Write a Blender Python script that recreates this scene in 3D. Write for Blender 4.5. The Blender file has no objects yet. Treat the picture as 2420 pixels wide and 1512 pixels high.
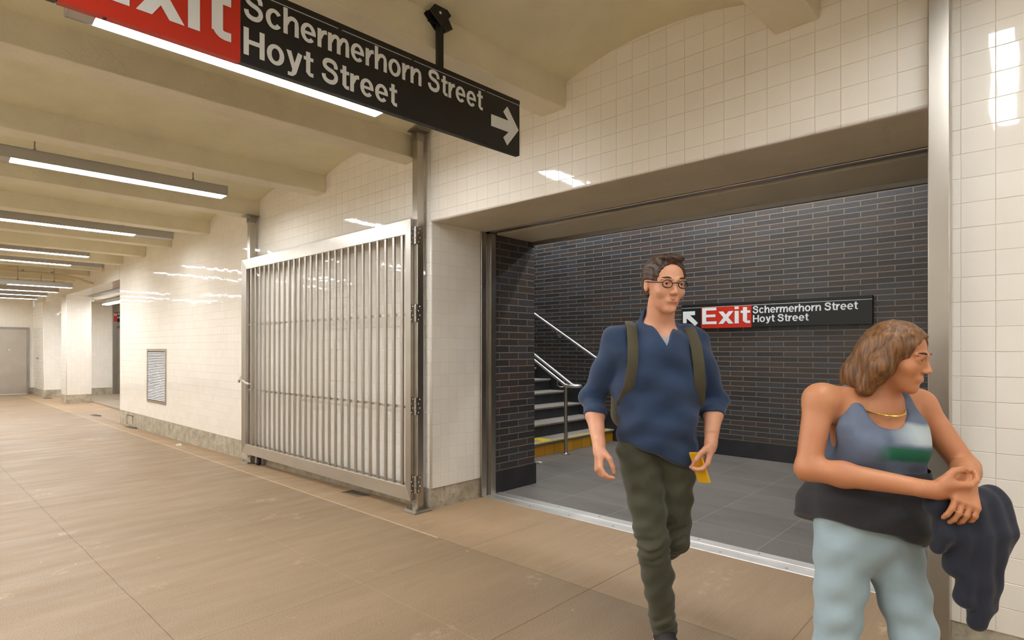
import bpy, math, random
import numpy as np
from mathutils import Vector, Matrix
random.seed(7)
PI = math.pi
scn = bpy.context.scene
COL = scn.collection

# ------------------------------------------------------------------ camera, world, exposure
CAMX, CAMY, CAMZ = 3.832, -3.136, 1.36
YAW = math.radians(132.7524 - 90.0)
cam_d = bpy.data.cameras.new('camera')
cam_d.sensor_width = 36.0
cam_d.lens = 1373.76 * 36.0 / 2420.0
cam_d.shift_y = 68.0 / 2420.0
cam_d.clip_start = 0.05
cam = bpy.data.objects.new('camera', cam_d)
cam.location = (CAMX, CAMY, CAMZ)
cam.rotation_euler = (PI / 2, 0, YAW)
COL.objects.link(cam)
scn.camera = cam
world = bpy.data.worlds.new('world')
world.use_nodes = True
world.node_tree.nodes['Background'].inputs[0].default_value = (0.5, 0.55, 0.6, 1)
world.node_tree.nodes['Background'].inputs[1].default_value = 0.3
scn.world = world
vs = scn.view_settings
scn.display_settings.display_device = 'sRGB'
vs.view_transform = 'Standard'
vs.look = 'None'
vs.gamma = 1.0
vs.use_curve_mapping = False
vs.exposure = 0.0
try:
    scn.cycles.use_denoising = True
    scn.cycles.use_adaptive_sampling = True
    scn.cycles.adaptive_threshold = 0.02
    scn.cycles.max_bounces = 12
    scn.cycles.diffuse_bounces = 11
    scn.cycles.glossy_bounces = 4
    scn.cycles.sample_clamp_indirect = 10.0
    scn.cycles.caustics_reflective = False
    scn.cycles.caustics_refractive = False
except Exception:
    pass
LAMP = 47.0          # hall tube strength
COOL = 32.0          # strength of the added stair hall tubes

# ------------------------------------------------------------------ helpers
def S(r, g, b):
    def f(c):
        c /= 255.0
        return c / 12.92 if c <= 0.04045 else ((c + 0.055) / 1.055) ** 2.4
    return (f(r), f(g), f(b), 1.0)

class MB:
    """collects boxes, prisms, tubes into one mesh"""
    def __init__(s):
        s.v = []; s.f = []
    def add(s, vs_, fs):
        o = len(s.v)
        s.v += [tuple(p) for p in vs_]
        s.f += [tuple(i + o for i in q) for q in fs]
        return s
    def box(s, x0, x1, y0, y1, z0, z1):
        return s.add([(x0, y0, z0), (x1, y0, z0), (x1, y1, z0), (x0, y1, z0), (x0, y0, z1), (x1, y0, z1), (x1, y1, z1), (x0, y1, z1)],
                     [(0, 3, 2, 1), (4, 5, 6, 7), (0, 1, 5, 4), (1, 2, 6, 5), (2, 3, 7, 6), (3, 0, 4, 7)])
    def prism(s, pts, axis, a, b):
        """polygon pts (counter clockwise seen from +axis) extruded a..b along axis"""
        def mk(p, t):
            return {'x': (t, p[0], p[1]), 'y': (p[1], t, p[0]), 'z': (p[0], p[1], t)}[axis]
        n = len(pts)
        vv = [mk(p, a) for p in pts] + [mk(p, b) for p in pts]
        ff = [tuple(range(n - 1, -1, -1)), tuple(range(n, 2 * n))]
        ff += [(i, (i + 1) % n, n + (i + 1) % n, n + i) for i in range(n)]
        return s.add(vv, ff)
    def cyl(s, a, b, r, n=14, r2=None):
        a = Vector(a); b = Vector(b); r2 = r if r2 is None else r2
        d = (b - a).normalized()
        u = d.orthogonal().normalized(); w = d.cross(u)
        vv = [a + (u * math.cos(2 * PI * i / n) + w * math.sin(2 * PI * i / n)) * r for i in range(n)]
        vv += [b + (u * math.cos(2 * PI * i / n) + w * math.sin(2 * PI * i / n)) * r2 for i in range(n)]
        ff = [tuple(range(n - 1, -1, -1)), tuple(range(n, 2 * n))] + [(i, (i + 1) % n, n + (i + 1) % n, n + i) for i in range(n)]
        return s.add(vv, ff)
    def tube(s, path, r, n=12, flat=None):
        P = [Vector(p) for p in path]
        prev = None; rings = []
        for i, p in enumerate(P):
            t = (P[min(i + 1, len(P) - 1)] - P[max(i - 1, 0)]).normalized()
            if prev is None:
                u = t.orthogonal().normalized() if flat is None else (Vector(flat) - t * t.dot(Vector(flat))).normalized()
            else:
                u = (prev - t * t.dot(prev)).normalized()
            prev = u; w = t.cross(u)
            ra, rb = r if isinstance(r, tuple) else (r[i], r[i]) if isinstance(r, list) else (r, r)
            rings.append([p + u * math.cos(2 * PI * k / n) * ra + w * math.sin(2 * PI * k / n) * rb for k in range(n)])
        vv = [q for R in rings for q in R]; ff = []
        for i in range(len(P) - 1):
            for k in range(n):
                ff.append((i * n + k, i * n + (k + 1) % n, (i + 1) * n + (k + 1) % n, (i + 1) * n + k))
        ff.append(tuple(range(n - 1, -1, -1))); ff.append(tuple(range((len(P) - 1) * n, len(P) * n)))
        return s.add(vv, ff)
    def lathe(s, prof, c, ax=(0, 0, 1), n=20):
        c = Vector(c); d = Vector(ax).normalized(); u = d.orthogonal().normalized(); w = d.cross(u)
        vv = []; m = len(prof)
        for r, h in prof:
            for k in range(n):
                vv.append(c + d * h + (u * math.cos(2 * PI * k / n) + w * math.sin(2 * PI * k / n)) * max(r, 1e-4))
        ff = [(i * n + k, i * n + (k + 1) % n, (i + 1) * n + (k + 1) % n, (i + 1) * n + k) for i in range(m - 1) for k in range(n)]
        ff.append(tuple(range(n - 1, -1, -1))); ff.append(tuple(range((m - 1) * n, m * n)))
        return s.add(vv, ff)
    def xf(s, M):
        s.v = [tuple(M @ Vector(p)) for p in s.v]; return s
    def build(s, name, mat, parent=None, bevel=0.0, seg=2, smooth=False):
        me = bpy.data.meshes.new(name)
        me.from_pydata(s.v, [], s.f); me.update()
        o = bpy.data.objects.new(name, me); COL.objects.link(o)
        if mat: me.materials.append(mat)
        if parent: o.parent = parent
        if smooth:
            me.polygons.foreach_set('use_smooth', [True] * len(me.polygons))
            try: me.set_sharp_from_angle(angle=math.radians(50))
            except Exception: pass
        if bevel:
            m = o.modifiers.new('bevel', 'BEVEL'); m.width = bevel; m.segments = seg
            m.limit_method = 'ANGLE'; m.angle_limit = math.radians(40)
        return o

def tag(o, label=None, cat=None, group=None, kind=None):
    if label: o['label'] = label
    if cat: o['category'] = cat
    if group: o['group'] = group
    if kind: o['kind'] = kind
    return o
def thing(name, label, cat, loc=(0, 0, 0), rz=0.0, group=None):
    o = bpy.data.objects.new(name, None); COL.objects.link(o)
    o.empty_display_size = 0.1
    o.location = loc; o.rotation_euler = (0, 0, rz)
    return tag(o, label, cat, group)
def struct(o):
    o['kind'] = 'structure'; return o
def copy_tree(o, parent=None):
    c = o.copy(); COL.objects.link(c)
    if parent is not None: c.parent = parent
    for ch in list(o.children): copy_tree(ch, c)
    return c

# ------------------------------------------------------------------ materials
def new_mat(name):
    m = bpy.data.materials.new(name); m.use_nodes = True
    nt = m.node_tree; b = nt.nodes['Principled BSDF']
    return m, nt, b
def N(nt, t, **kw):
    n = nt.nodes.new(t)
    for k, v in kw.items(): setattr(n, k, v)
    return n
def mathn(nt, op, a, b=None, c=None):
    n = N(nt, 'ShaderNodeMath', operation=op)
    for i, x in enumerate((a, b, c)):
        if x is None: continue
        if isinstance(x, (int, float)): n.inputs[i].default_value = x
        else: nt.links.new(x, n.inputs[i])
    return n.outputs[0]
def mixc(nt, fac, a, b, bt='MIX'):
    n = N(nt, 'ShaderNodeMix', data_type='RGBA', blend_type=bt)
    for sock, x in ((n.inputs[0], fac), (n.inputs[6], a), (n.inputs[7], b)):
        if isinstance(x, (int, float)): sock.default_value = x
        elif isinstance(x, tuple): sock.default_value = x
        else: nt.links.new(x, sock)
    return n.outputs[2]
def noise(nt, vec, scale, detail=3.0, rough=0.55):
    n = N(nt, 'ShaderNodeTexNoise'); n.inputs['Scale'].default_value = scale
    n.inputs['Detail'].default_value = detail; n.inputs['Roughness'].default_value = rough
    if vec is not None: nt.links.new(vec, n.inputs['Vector'])
    return n.outputs[0]
def mapr(nt, v, a, b, c=0.0, d=1.0):
    n = N(nt, 'ShaderNodeMapRange'); nt.links.new(v, n.inputs[0])
    for i, x in enumerate((a, b, c, d)): n.inputs[i + 1].default_value = x
    return n.outputs[0]
def bump(nt, h, strength, dist=0.01, nrm=None):
    n = N(nt, 'ShaderNodeBump'); n.inputs['Strength'].default_value = strength; n.inputs['Distance'].default_value = dist
    nt.links.new(h, n.inputs['Height'])
    if nrm is not None: nt.links.new(nrm, n.inputs['Normal'])
    return n.outputs[0]
def posn(nt):
    g = N(nt, 'ShaderNodeNewGeometry'); return g.outputs['Position']
def scaled(nt, vec, s, off=(0, 0, 0)):
    n = N(nt, 'ShaderNodeMapping'); nt.links.new(vec, n.inputs[0])
    n.inputs['Scale'].default_value = s; n.inputs['Location'].default_value = off
    return n.outputs[0]
def plain(name, col, rough=0.6, metal=0.0, var=0.0, vscale=20.0, bmp=0.0, spec=None, sheen=0.0, sss=0.0):
    m, nt, b = new_mat(name)
    b.inputs['Base Color'].default_value = col; b.inputs['Roughness'].default_value = rough; b.inputs['Metallic'].default_value = metal
    if spec is not None: b.inputs['Specular IOR Level'].default_value = spec
    if sheen: b.inputs['Sheen Weight'].default_value = sheen
    if sss:
        b.inputs['Subsurface Weight'].default_value = sss; b.inputs['Subsurface Radius'].default_value = (0.012, 0.005, 0.003)
    tc = N(nt, 'ShaderNodeTexCoord').outputs['Object']
    if var:
        nz = noise(nt, tc, vscale)
        c2 = tuple(c * (1 - var) for c in col[:3]) + (1,); c1 = tuple(min(1, c * (1 + var)) for c in col[:3]) + (1,)
        nt.links.new(mixc(nt, mapr(nt, nz, 0.3, 0.7), c2, c1), b.inputs['Base Color'])
    if bmp: nt.links.new(bump(nt, noise(nt, tc, vscale * 2), bmp, 0.004), b.inputs['Normal'])
    return m

def grid_vec(nt, uaxis, u0, v0):
    """2-D coordinates on a flat wall: u along x or y, v along z"""
    sx = N(nt, 'ShaderNodeSeparateXYZ'); nt.links.new(posn(nt), sx.inputs[0])
    cb = N(nt, 'ShaderNodeCombineXYZ')
    nt.links.new(mathn(nt, 'SUBTRACT', sx.outputs[uaxis], u0), cb.inputs[0])
    nt.links.new(mathn(nt, 'SUBTRACT', sx.outputs[2 if uaxis < 2 and v0 is not None else 1], v0 or 0.0), cb.inputs[1])
    return cb.outputs[0], sx
def brick_tex(nt, vec, w, h, mortar, offset, smooth=0.15):
    t = N(nt, 'ShaderNodeTexBrick'); nt.links.new(vec, t.inputs['Vector'])
    t.offset = offset; t.offset_frequency = 2; t.squash = 1.0
    t.inputs['Scale'].default_value = 1.0; t.inputs['Mortar Size'].default_value = mortar
    t.inputs['Mortar Smooth'].default_value = smooth; t.inputs['Bias'].default_value = 0.0
    t.inputs['Brick Width'].default_value = w; t.inputs['Row Height'].default_value = h
    t.inputs['Color1'].default_value = (0, 0, 0, 1); t.inputs['Color2'].default_value = (1, 1, 1, 1); t.inputs['Mortar'].default_value = (0.5, 0.5, 0.5, 1)
    return t
def tile_mat(name, uaxis, u0, v0, w, h, col=S(243, 239, 230), grout=S(228, 219, 200)):
    m, nt, b = new_mat(name)
    vec, sx = grid_vec(nt, uaxis, u0 - 50 * w, v0 - 50 * h)
    t = brick_tex(nt, vec, w, h, 0.0023, 0.0, 1.0)
    gf = mapr(nt, t.outputs['Fac'], 0.45, 0.85)
    tone = mixc(nt, mathn(nt, 'MULTIPLY', t.outputs['Color'], 0.5), col, tuple(c * 0.93 for c in col[:3]) + (1,))
    dirt = mapr(nt, noise(nt, posn(nt), 2.3, 4), 0.45, 0.8, 0.0, 0.10)
    tone = mixc(nt, dirt, tone, S(200, 185, 150))
    nt.links.new(mixc(nt, gf, tone, grout), b.inputs['Base Color'])
    nt.links.new(mapr(nt, gf, 0, 1, 0.04, 0.5), b.inputs['Roughness'])
    # each tile is set a hair out of plane and is slightly pillowed, so reflections break at the joints
    wave = mathn(nt, 'ADD', mathn(nt, 'MULTIPLY', noise(nt, posn(nt), 7.0, 1.0), 0.0007), mathn(nt, 'MULTIPLY', noise(nt, posn(nt), 1.3, 1.0), 0.0018))
    fu = mathn(nt, 'SUBTRACT', mathn(nt, 'FRACT', mathn(nt, 'DIVIDE', mathn(nt, 'SUBTRACT', sx.outputs[uaxis], u0 - 50 * w), w)), 0.5)
    fv = mathn(nt, 'SUBTRACT', mathn(nt, 'FRACT', mathn(nt, 'DIVIDE', mathn(nt, 'SUBTRACT', sx.outputs[2], v0 - 50 * h), h)), 0.5)
    tilt = mathn(nt, 'MULTIPLY', mathn(nt, 'SUBTRACT', t.outputs['Color'], 0.5), mathn(nt, 'ADD', fu, fv))
    hgt = mathn(nt, 'ADD', wave, mathn(nt, 'MULTIPLY', tilt, 0.0012))
    hgt = mathn(nt, 'SUBTRACT', hgt, mathn(nt, 'MULTIPLY', t.outputs['Fac'], 0.0016))
    nt.links.new(bump(nt, hgt, 1.0, 1.0), b.inputs['Normal'])
    return m
TW, TH = 0.1150, 0.1056
M = {}
M['tile_x'] = tile_mat('glazed_tile_along', 0, 1.368, 0.1861, TW, TH)
M['tile_y'] = tile_mat('glazed_tile_across', 1, 0.0048, 0.1861, 0.0985, TH)
def dark_brick(name, uaxis, u0, v0, w, h):
    m, nt, b = new_mat(name)
    vec, sx = grid_vec(nt, uaxis, u0 - 40 * w, v0 - 40 * h)
    t = brick_tex(nt, vec, w, h, 0.0042, 0.5, 0.1)
    r = N(nt, 'ShaderNodeValToRGB'); nt.links.new(t.outputs['Color'], r.inputs[0])
    e = r.color_ramp; e.interpolation = 'CONSTANT'
    e.elements[0].position = 0.0; e.elements[0].color = S(60, 59, 62)
    e.elements[1].position = 0.22; e.elements[1].color = S(67, 60, 58)
    for p, c in ((0.40, S(54, 52, 53)), (0.58, S(66, 66, 70)), (0.74, S(61, 56, 55)), (0.88, S(72, 63, 61))):
        x = e.elements.new(p); x.color = c
    grain = mapr(nt, noise(nt, posn(nt), 60.0, 4), 0.3, 0.7, 0.78, 1.18)
    cc = N(nt, 'ShaderNodeMix', data_type='RGBA', blend_type='MULTIPLY'); cc.inputs[0].default_value = 1.0
    nt.links.new(r.outputs[0], cc.inputs[6]); nt.links.new(grain, cc.inputs[7])
    nt.links.new(mixc(nt, t.outputs['Fac'], cc.outputs[2], S(128, 120, 106)), b.inputs['Base Color'])
    nt.links.new(mapr(nt, t.outputs['Fac'], 0, 1, 0.42, 0.9), b.inputs['Roughness'])
    hgt = mathn(nt, 'SUBTRACT', mathn(nt, 'MULTIPLY', noise(nt, posn(nt), 45.0, 3), 0.0025), mathn(nt, 'MULTIPLY', t.outputs['Fac'], 0.004))
    nt.links.new(bump(nt, hgt, 1.0, 1.0), b.inputs['Normal'])
    return m
M['brick_x'] = dark_brick('dark_brick_along', 0, 0.8424, 0.2079, 0.3235, 0.0620)
M['brick_y'] = dark_brick('dark_brick_across', 1, 0.967, 0.2079, 0.2637, 0.0656)

def concrete_floor():
    m, nt, b = new_mat('tan_concrete')
    p = posn(nt); sx = N(nt, 'ShaderNodeSeparateXYZ'); nt.links.new(p, sx.inputs[0])
    X, Y = sx.outputs[0], sx.outputs[1]
    big = noise(nt, scaled(nt, p, (1.0, 0.35, 1)), 1.1, 4, 0.6)
    broom = noise(nt, scaled(nt, p, (60.0, 1.6, 1)), 1.0, 3, 0.6)
    mid = noise(nt, scaled(nt, p, (7.0, 1.3, 1)), 1.0, 4, 0.6)
    fine = noise(nt, p, 160.0, 2)
    strip = mathn(nt, 'GREATER_THAN', Y, -0.42)
    c = mixc(nt, mapr(nt, big, 0.32, 0.68), S(114, 94, 71), S(131, 109, 83))
    c = mixc(nt, mapr(nt, mid, 0.35, 0.7, 0.0, 0.28), c, S(124, 102, 79))
    c = mixc(nt, mathn(nt, 'MULTIPLY', strip, mapr(nt, broom, 0.35, 0.65, 0.0, 0.75)), c, S(112, 86, 58))
    c = mixc(nt, mathn(nt, 'MULTIPLY', strip, 0.30), c, S(192, 162, 126))
    c = mixc(nt, mapr(nt, fine, 0.35, 0.75, 0.0, 0.35), c, S(205, 176, 140))
    # pale scuffs and spatters
    sc = mathn(nt, 'MULTIPLY', mapr(nt, noise(nt, scaled(nt, p, (1.6, 1.1, 1), (3.1, 0.7, 0)), 1.5, 5, 0.65), 0.60, 0.74), mapr(nt, noise(nt, p, 22.0, 3), 0.42, 0.62))
    c = mixc(nt, mathn(nt, 'MULTIPLY', sc, 0.45), c, S(226, 204, 168))
    vo = N(nt, 'ShaderNodeTexVoronoi'); vo.inputs['Scale'].default_value = 4.5; nt.links.new(p, vo.inputs['Vector'])
    dots = mathn(nt, 'LESS_THAN', vo.outputs['Distance'], 0.022)
    c = mixc(nt, mathn(nt, 'MULTIPLY', dots, 0.75), c, S(225, 205, 170))
    wob = mathn(nt, 'MULTIPLY', mathn(nt, 'SUBTRACT', noise(nt, p, 3.0, 4), 0.5), 0.016)
    def line(axis, at, wd, col, amt, lo=None, hi=None, base=None):
        d = mathn(nt, 'ABSOLUTE', mathn(nt, 'SUBTRACT', mathn(nt, 'ADD', axis, wob), at))
        f = mathn(nt, 'MULTIPLY', mathn(nt, 'LESS_THAN', d, wd), amt)
        other = Y if axis is X else X
        if lo is not None: f = mathn(nt, 'MULTIPLY', f, mathn(nt, 'GREATER_THAN', other, lo))
        if hi is not None: f = mathn(nt, 'MULTIPLY', f, mathn(nt, 'LESS_THAN', other, hi))
        return mixc(nt, f, base, col)
    DK, LT = S(92, 74, 52), S(214, 190, 150)
    c = line(Y, -0.424, 0.0065, LT, 0.75, hi=0.6, base=c)
    c = line(Y, -0.426, 0.0050, S(120, 104, 70), 0.8, lo=0.6, base=c)
    c = line(Y, -2.214, 0.0025, DK, 0.9, base=c)
    c = line(Y, -1.25, 0.0026, S(176, 148, 112), 0.35, base=c)
    for x0, wd, am in ((1.921, 0.0035, 0.85), (0.912, 0.003, 0.5), (2.95, 0.0035, 0.6), (-3.1, 0.0028, 0.3), (-7.2, 0.003, 0.4), (-12.0, 0.003, 0.4), (5.2, 0.003, 0.6)):
        c = line(X, x0, wd, DK, am, base=c)
    nt.links.new(c, b.inputs['Base Color'])
    b.inputs['Roughness'].default_value = 0.55
    nt.links.new(mapr(nt, mid, 0.3, 0.7, 0.42, 0.66), b.inputs['Roughness'])
    h = mathn(nt, 'ADD', mathn(nt, 'MULTIPLY', broom, 0.0016), mathn(nt, 'MULTIPLY', fine, 0.0006))
    nt.links.new(bump(nt, h, 0.7, 1.0), b.inputs['Normal'])
    return m
M['floor'] = concrete_floor()
def granite_floor():
    m, nt, b = new_mat('grey_granite_paving')
    vec, sx = grid_vec(nt, 0, 1.18 - 20 * 0.60, None)
    t = brick_tex(nt, vec, 0.60, 0.60, 0.0022, 0.0, 0.1)
    p = posn(nt)
    g = noise(nt, p, 220.0, 3); big = noise(nt, scaled(nt, p, (0.8, 2.4, 1)), 1.3, 4)
    c = mixc(nt, mapr(nt, g, 0.3, 0.7), S(92, 87, 83), S(140, 133, 127))
    c = mixc(nt, mapr(nt, t.outputs['Color'], 0, 1, 0.0, 0.28), c, S(70, 68, 68))
    c = mixc(nt, mapr(nt, big, 0.45, 0.75, 0.0, 0.5), c, S(64, 61, 62))
    c = mixc(nt, t.outputs['Fac'], c, S(160, 152, 138))
    nt.links.new(c, b.inputs['Base Color']); b.inputs['Roughness'].default_value = 0.5
    nt.links.new(bump(nt, mathn(nt, 'MULTIPLY', g, 0.0008), 1.0, 1.0), b.inputs['Normal'])
    return m
M['granite'] = granite_floor()
def painted(name, col, flake=0.0):
    m, nt, b = new_mat(name)
    p = posn(nt)
    c2 = tuple(c * 0.9 for c in col[:3]) + (1,)
    nt.links.new(mixc(nt, mapr(nt, noise(nt, p, 3.0, 4), 0.35, 0.7), col, c2), b.inputs['Base Color'])
    b.inputs['Roughness'].default_value = 0.5
    h = mathn(nt, 'ADD', mathn(nt, 'MULTIPLY', noise(nt, p, 60.0, 4), 0.0012), mathn(nt, 'MULTIPLY', noise(nt, p, 5.0, 2), 0.006))
    if flake:
        f = mapr(nt, noise(nt, scaled(nt, p, (1.0, 0.7, 1)), 6.0, 6, 0.65), 0.52, 0.60)
        h = mathn(nt, 'ADD', h, mathn(nt, 'MULTIPLY', f, flake))
    nt.links.new(bump(nt, h, 1.0, 1.0), b.inputs['Normal'])
    return m
M['vault'] = painted('cream_ceiling_paint', S(222, 217, 188))
M['beam'] = painted('cream_beam_paint', S(222, 215, 190), 0.0020)
M['soffit'] = painted('grey_plaster', S(204, 196, 174))
def concrete_base():
    m, nt, b = new_mat('raw_concrete')
    p = posn(nt)
    c = mixc(nt, mapr(nt, noise(nt, p, 6.0, 6, 0.7), 0.35, 0.68), S(150, 141, 121), S(198, 189, 170))
    c = mixc(nt, mapr(nt, noise(nt, p, 30.0, 4), 0.55, 0.75, 0, 0.6), c, S(104, 92, 70))
    nt.links.new(c, b.inputs['Base Color']); b.inputs['Roughness'].default_value = 0.8
    nt.links.new(bump(nt, noise(nt, p, 40.0, 5), 0.5, 0.006), b.inputs['Normal'])
    return m
M['base'] = concrete_base()
def steel(name, col=(0.50, 0.47, 0.42, 1), rough=0.30, streak=(70.0, 70.0, 1.5), dirt=0.10):
    m, nt, b = new_mat(name)
    tc = N(nt, 'ShaderNodeTexCoord').outputs['Object']
    st = noise(nt, scaled(nt, tc, streak), 2.0, 3)
    bl = noise(nt, tc, 2.5, 2)
    b.inputs['Metallic'].default_value = 1.0
    dk = tuple(c * (1 - dirt) for c in col[:3]) + (1,)
    nt.links.new(mixc(nt, mapr(nt, bl, 0.35, 0.7), col, dk), b.inputs['Base Color'])
    nt.links.new(mapr(nt, st, 0.3, 0.7, rough - 0.02, rough + 0.03), b.inputs['Roughness'])
    return m
M['steel'] = steel('brushed_steel')
M['steel_h'] = steel('brushed_steel_horizontal', col=(0.66, 0.63, 0.575, 1), streak=(1.5, 60.0, 60.0), rough=0.33)
M['steel_dark'] = steel('dull_steel', col=(0.36, 0.34, 0.31, 1), rough=0.38)
M['steel_door'] = steel('door_steel', col=(0.50, 0.46, 0.40, 1), rough=0.42, streak=(40, 40, 2))
M['thresh'] = steel('threshold_aluminium', col=(0.86, 0.84, 0.80, 1), rough=0.42, streak=(2, 60, 60), dirt=0.2)
M['housing'] = plain('grey_fixture_paint', S(168, 165, 158), 0.4)
M['reflector'] = plain('white_reflector', S(240, 238, 230), 0.4)
M['black'] = plain('black_enamel', S(20, 20, 20), 0.38, var=0.1)
M['sign_black'] = plain('black_sign_face', S(19, 20, 22), 0.42, var=0.06, vscale=3)
M['sign_red'] = plain('red_sign_face', S(196, 44, 24), 0.40, var=0.05, vscale=3)
M['sign_white'] = plain('white_lettering', S(228, 234, 238), 0.45)
M['stone'] = plain('black_stone', S(44, 44, 47), 0.35, var=0.25, vscale=6)
M['tread'] = plain('grey_tread', S(150, 144, 136), 0.7, var=0.15, vscale=50, bmp=0.3)
M['rubber'] = plain('black_rubber', S(24, 24, 24), 0.6)
M['pale_floor'] = plain('pale_passage_paving', S(150, 135, 116), 0.5, var=0.12, vscale=1.5)
M['paper'] = plain('white_paper', S(235, 232, 225), 0.7)
M['grate'] = plain('cast_iron', S(96, 90, 78), 0.6, 0.3, var=0.2)
M['pipe'] = plain('cream_pipe_paint', S(214, 200, 162), 0.45)
M['yellow_paint'] = plain('yellow_paint', S(226, 196, 20), 0.6, var=0.08, vscale=30)
def yellow_tile():
    m, nt, b = new_mat('yellow_riser_tile')
    vec, sx = grid_vec(nt, 1, 2.40 - 20 * 0.2, -0.09 - 10 * 0.25)
    t = brick_tex(nt, vec, 0.2, 0.25, 0.0025, 0.0, 0.1)
    c = mixc(nt, t.outputs['Color'], S(206, 152, 34), S(184, 132, 30))
    nt.links.new(mixc(nt, t.outputs['Fac'], c, S(60, 48, 24)), b.inputs['Base Color']); b.inputs['Roughness'].default_value = 0.4
    return m
M['yellow_tile'] = yellow_tile()
def emit(name, col, st):
    m, nt, b = new_mat(name)
    b.inputs['Base Color'].default_value = (0.8, 0.8, 0.8, 1)
    b.inputs['Emission Color'].default_value = col; b.inputs['Emission Strength'].default_value = st
    return m
M['lens'] = emit('lit_hall_lens', (0.965, 0.98, 1.0, 1), LAMP)
M['lens_mid'] = emit('added_stair_fill_lens', (1.0, 0.95, 0.88, 1), COOL * 1.4)
M['lens_cool'] = emit('added_stair_cool_lens', (0.88, 0.94, 1.0, 1), COOL)

# ------------------------------------------------------------------ the setting
SK = 0.0375                       # the beams, fixtures and hanging sign are turned 2 degrees to the wall
SKA = PI / 2 - math.atan(SK)
def zf(x):
    """the gutter along the wall lies lower towards the far end"""
    xs = [-19, -17.2, -14.4, -12, -9.5, -6, -4, -2, -0.3, 0.05, 20]; zs = [0.0, 0.0, -0.03, -0.06, -0.088, -0.075, -0.06, -0.03, -0.006, 0, 0]
    return float(np.interp(x, xs, zs))
xs = [-18.76, -17.2, -16, -14.4, -12, -9.5, -8, -6, -4, -2, -0.3, 0.05, 3.5, 9.0]
b = MB()
rows = [(-6.6, 0), (-0.42, 0), (0.0, 1), (0.9, 2)]
for x in xs:
    for y, k in rows:
        z = 0 if k == 0 else zf(x) if k == 1 else (0.0 if -0.3 < x < 3.6 else zf(x))
        b.v.append((x, y if not (k == 2 and -0.3 < x < 3.6) else 0.62, z))
n = len(rows)
for i in range(len(xs) - 1):
    for j in range(n - 1): b.f.append((i * n + j, (i + 1) * n + j, (i + 1) * n + j + 1, i * n + j + 1))
struct(b.build('floor', M['floor']))
struct(MB().box(-5.2, 4.6, 0.84, 4.4, -0.1, -0.0005).build('floor_stair_hall', M['granite']))
struct(MB().box(-18.4, -9.0, 0.55, 5.0, -0.2, -0.012).build('floor_far_passage', M['pale_floor']))

def arc(cx, cy, r, a0, a1, k=5):
    return [(cx + r * math.cos(math.radians(a0 + (a1 - a0) * i / k)), cy + r * math.sin(math.radians(a0 + (a1 - a0) * i / k))) for i in range(k + 1)]
ZT = 3.45
# tiled wall between the two openings: front face along x, end faces across
def wall_block(name, x0, x1, y0, y1, z0, z1, round_left=False, round_right=False, r=0.016):
    pts = (arc(x0 + r, y0 + r, r, 180, 270) if round_left else [(x0, y0)]) + (arc(x1 - r, y0 + r, r, 270, 360) if round_right else [(x1, y0)]) + [(x1, y1), (x0, y1)]
    mb = MB().prism(pts, 'z', z0, z1)
    o = mb.build(name, M['tile_x'])
    o.data.materials.append(M['tile_y'])
    for p in o.data.polygons:
        if abs(p.normal.x) > 0.71: p.material_index = 1
        if len(p.vertices) == 4 and 0.05 < abs(p.normal.x) < 0.999: p.use_smooth = True
    return struct(o)
wall_block('wall_back', -9.5, 0.0, 0.0, 0.578, 0.178, ZT, True, True)
wall_block('wall_pier', 3.445, 9.0, 0.0, 0.578, 0.186, ZT)
# header over the near opening, rounded lower lip
r = 0.014
lip = [(0.0, ZT), (0.0, 2.428 + r)] + [(r - r * math.cos(math.radians(a)), 2.428 + r - r * math.sin(math.radians(a))) for a in (22, 45, 67, 90)] + [(0.03, 2.428), (0.03, ZT)]
o = MB().prism([(y, z) for y, z in lip], 'x', -0.001, 3.446).build('wall_header', M['tile_x']); struct(o)
for p in o.data.polygons: p.use_smooth = abs(p.normal.x) < 0.5 and abs(p.normal.y) < 0.99 and abs(p.normal.z) < 0.99
o = MB().box(0.0, 3.446, 0.03, 0.63, 2.434, 2.62).box(0.0, 3.446, 0.80, 1.344, 2.434, 2.62).box(0.0, 3.446, 0.03, 1.344, 2.62, 3.5).build('trim_1', M['soffit']); struct(o); o['label'] = 'grey plaster soffit over the opening'
o = MB().box(0.0, 3.44, 1.30, 1.344, 2.40, 2.434).build('trim_2', M['steel_dark']); struct(o)
# roller-shutter slot and guide rails
t = thing('roller_shutter', 'steel roller shutter rolled up in the slot of the soffit over the brick passage', 'shutter', (0, 0.71, 2.43))
MB().box(0.02, 3.43, -0.035, 0.035, 0.006, 0.05).build('bottom_bar', M['steel'], t, 0.006)
MB().box(0.02, 3.43, -0.012, 0.012, 0.05, 0.185).build('curtain', M['steel_dark'], t)
for nm, x in (('guide_rail', 0.0), ('guide_rail', 3.445)):
    s = 1 if x < 1 else -1
    g = MB()
    def gb(a, c, y0, y1): g.box(min(x + s * a, x + s * c), max(x + s * a, x + s * c), y0, y1, 0.0, 2.432)
    gb(-0.05, 0.022, 0.578, 0.640); gb(-0.05, -0.012, 0.640, 0.697); gb(-0.05, 0.022, 0.697, 0.763)
    gb(-0.012, 0.006, 0.640, 0.652); gb(-0.012, 0.006, 0.685, 0.697)
    o = g.build('trim_3' if x < 1 else 'trim_4', M['steel'], None, 0.003); struct(o)
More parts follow.
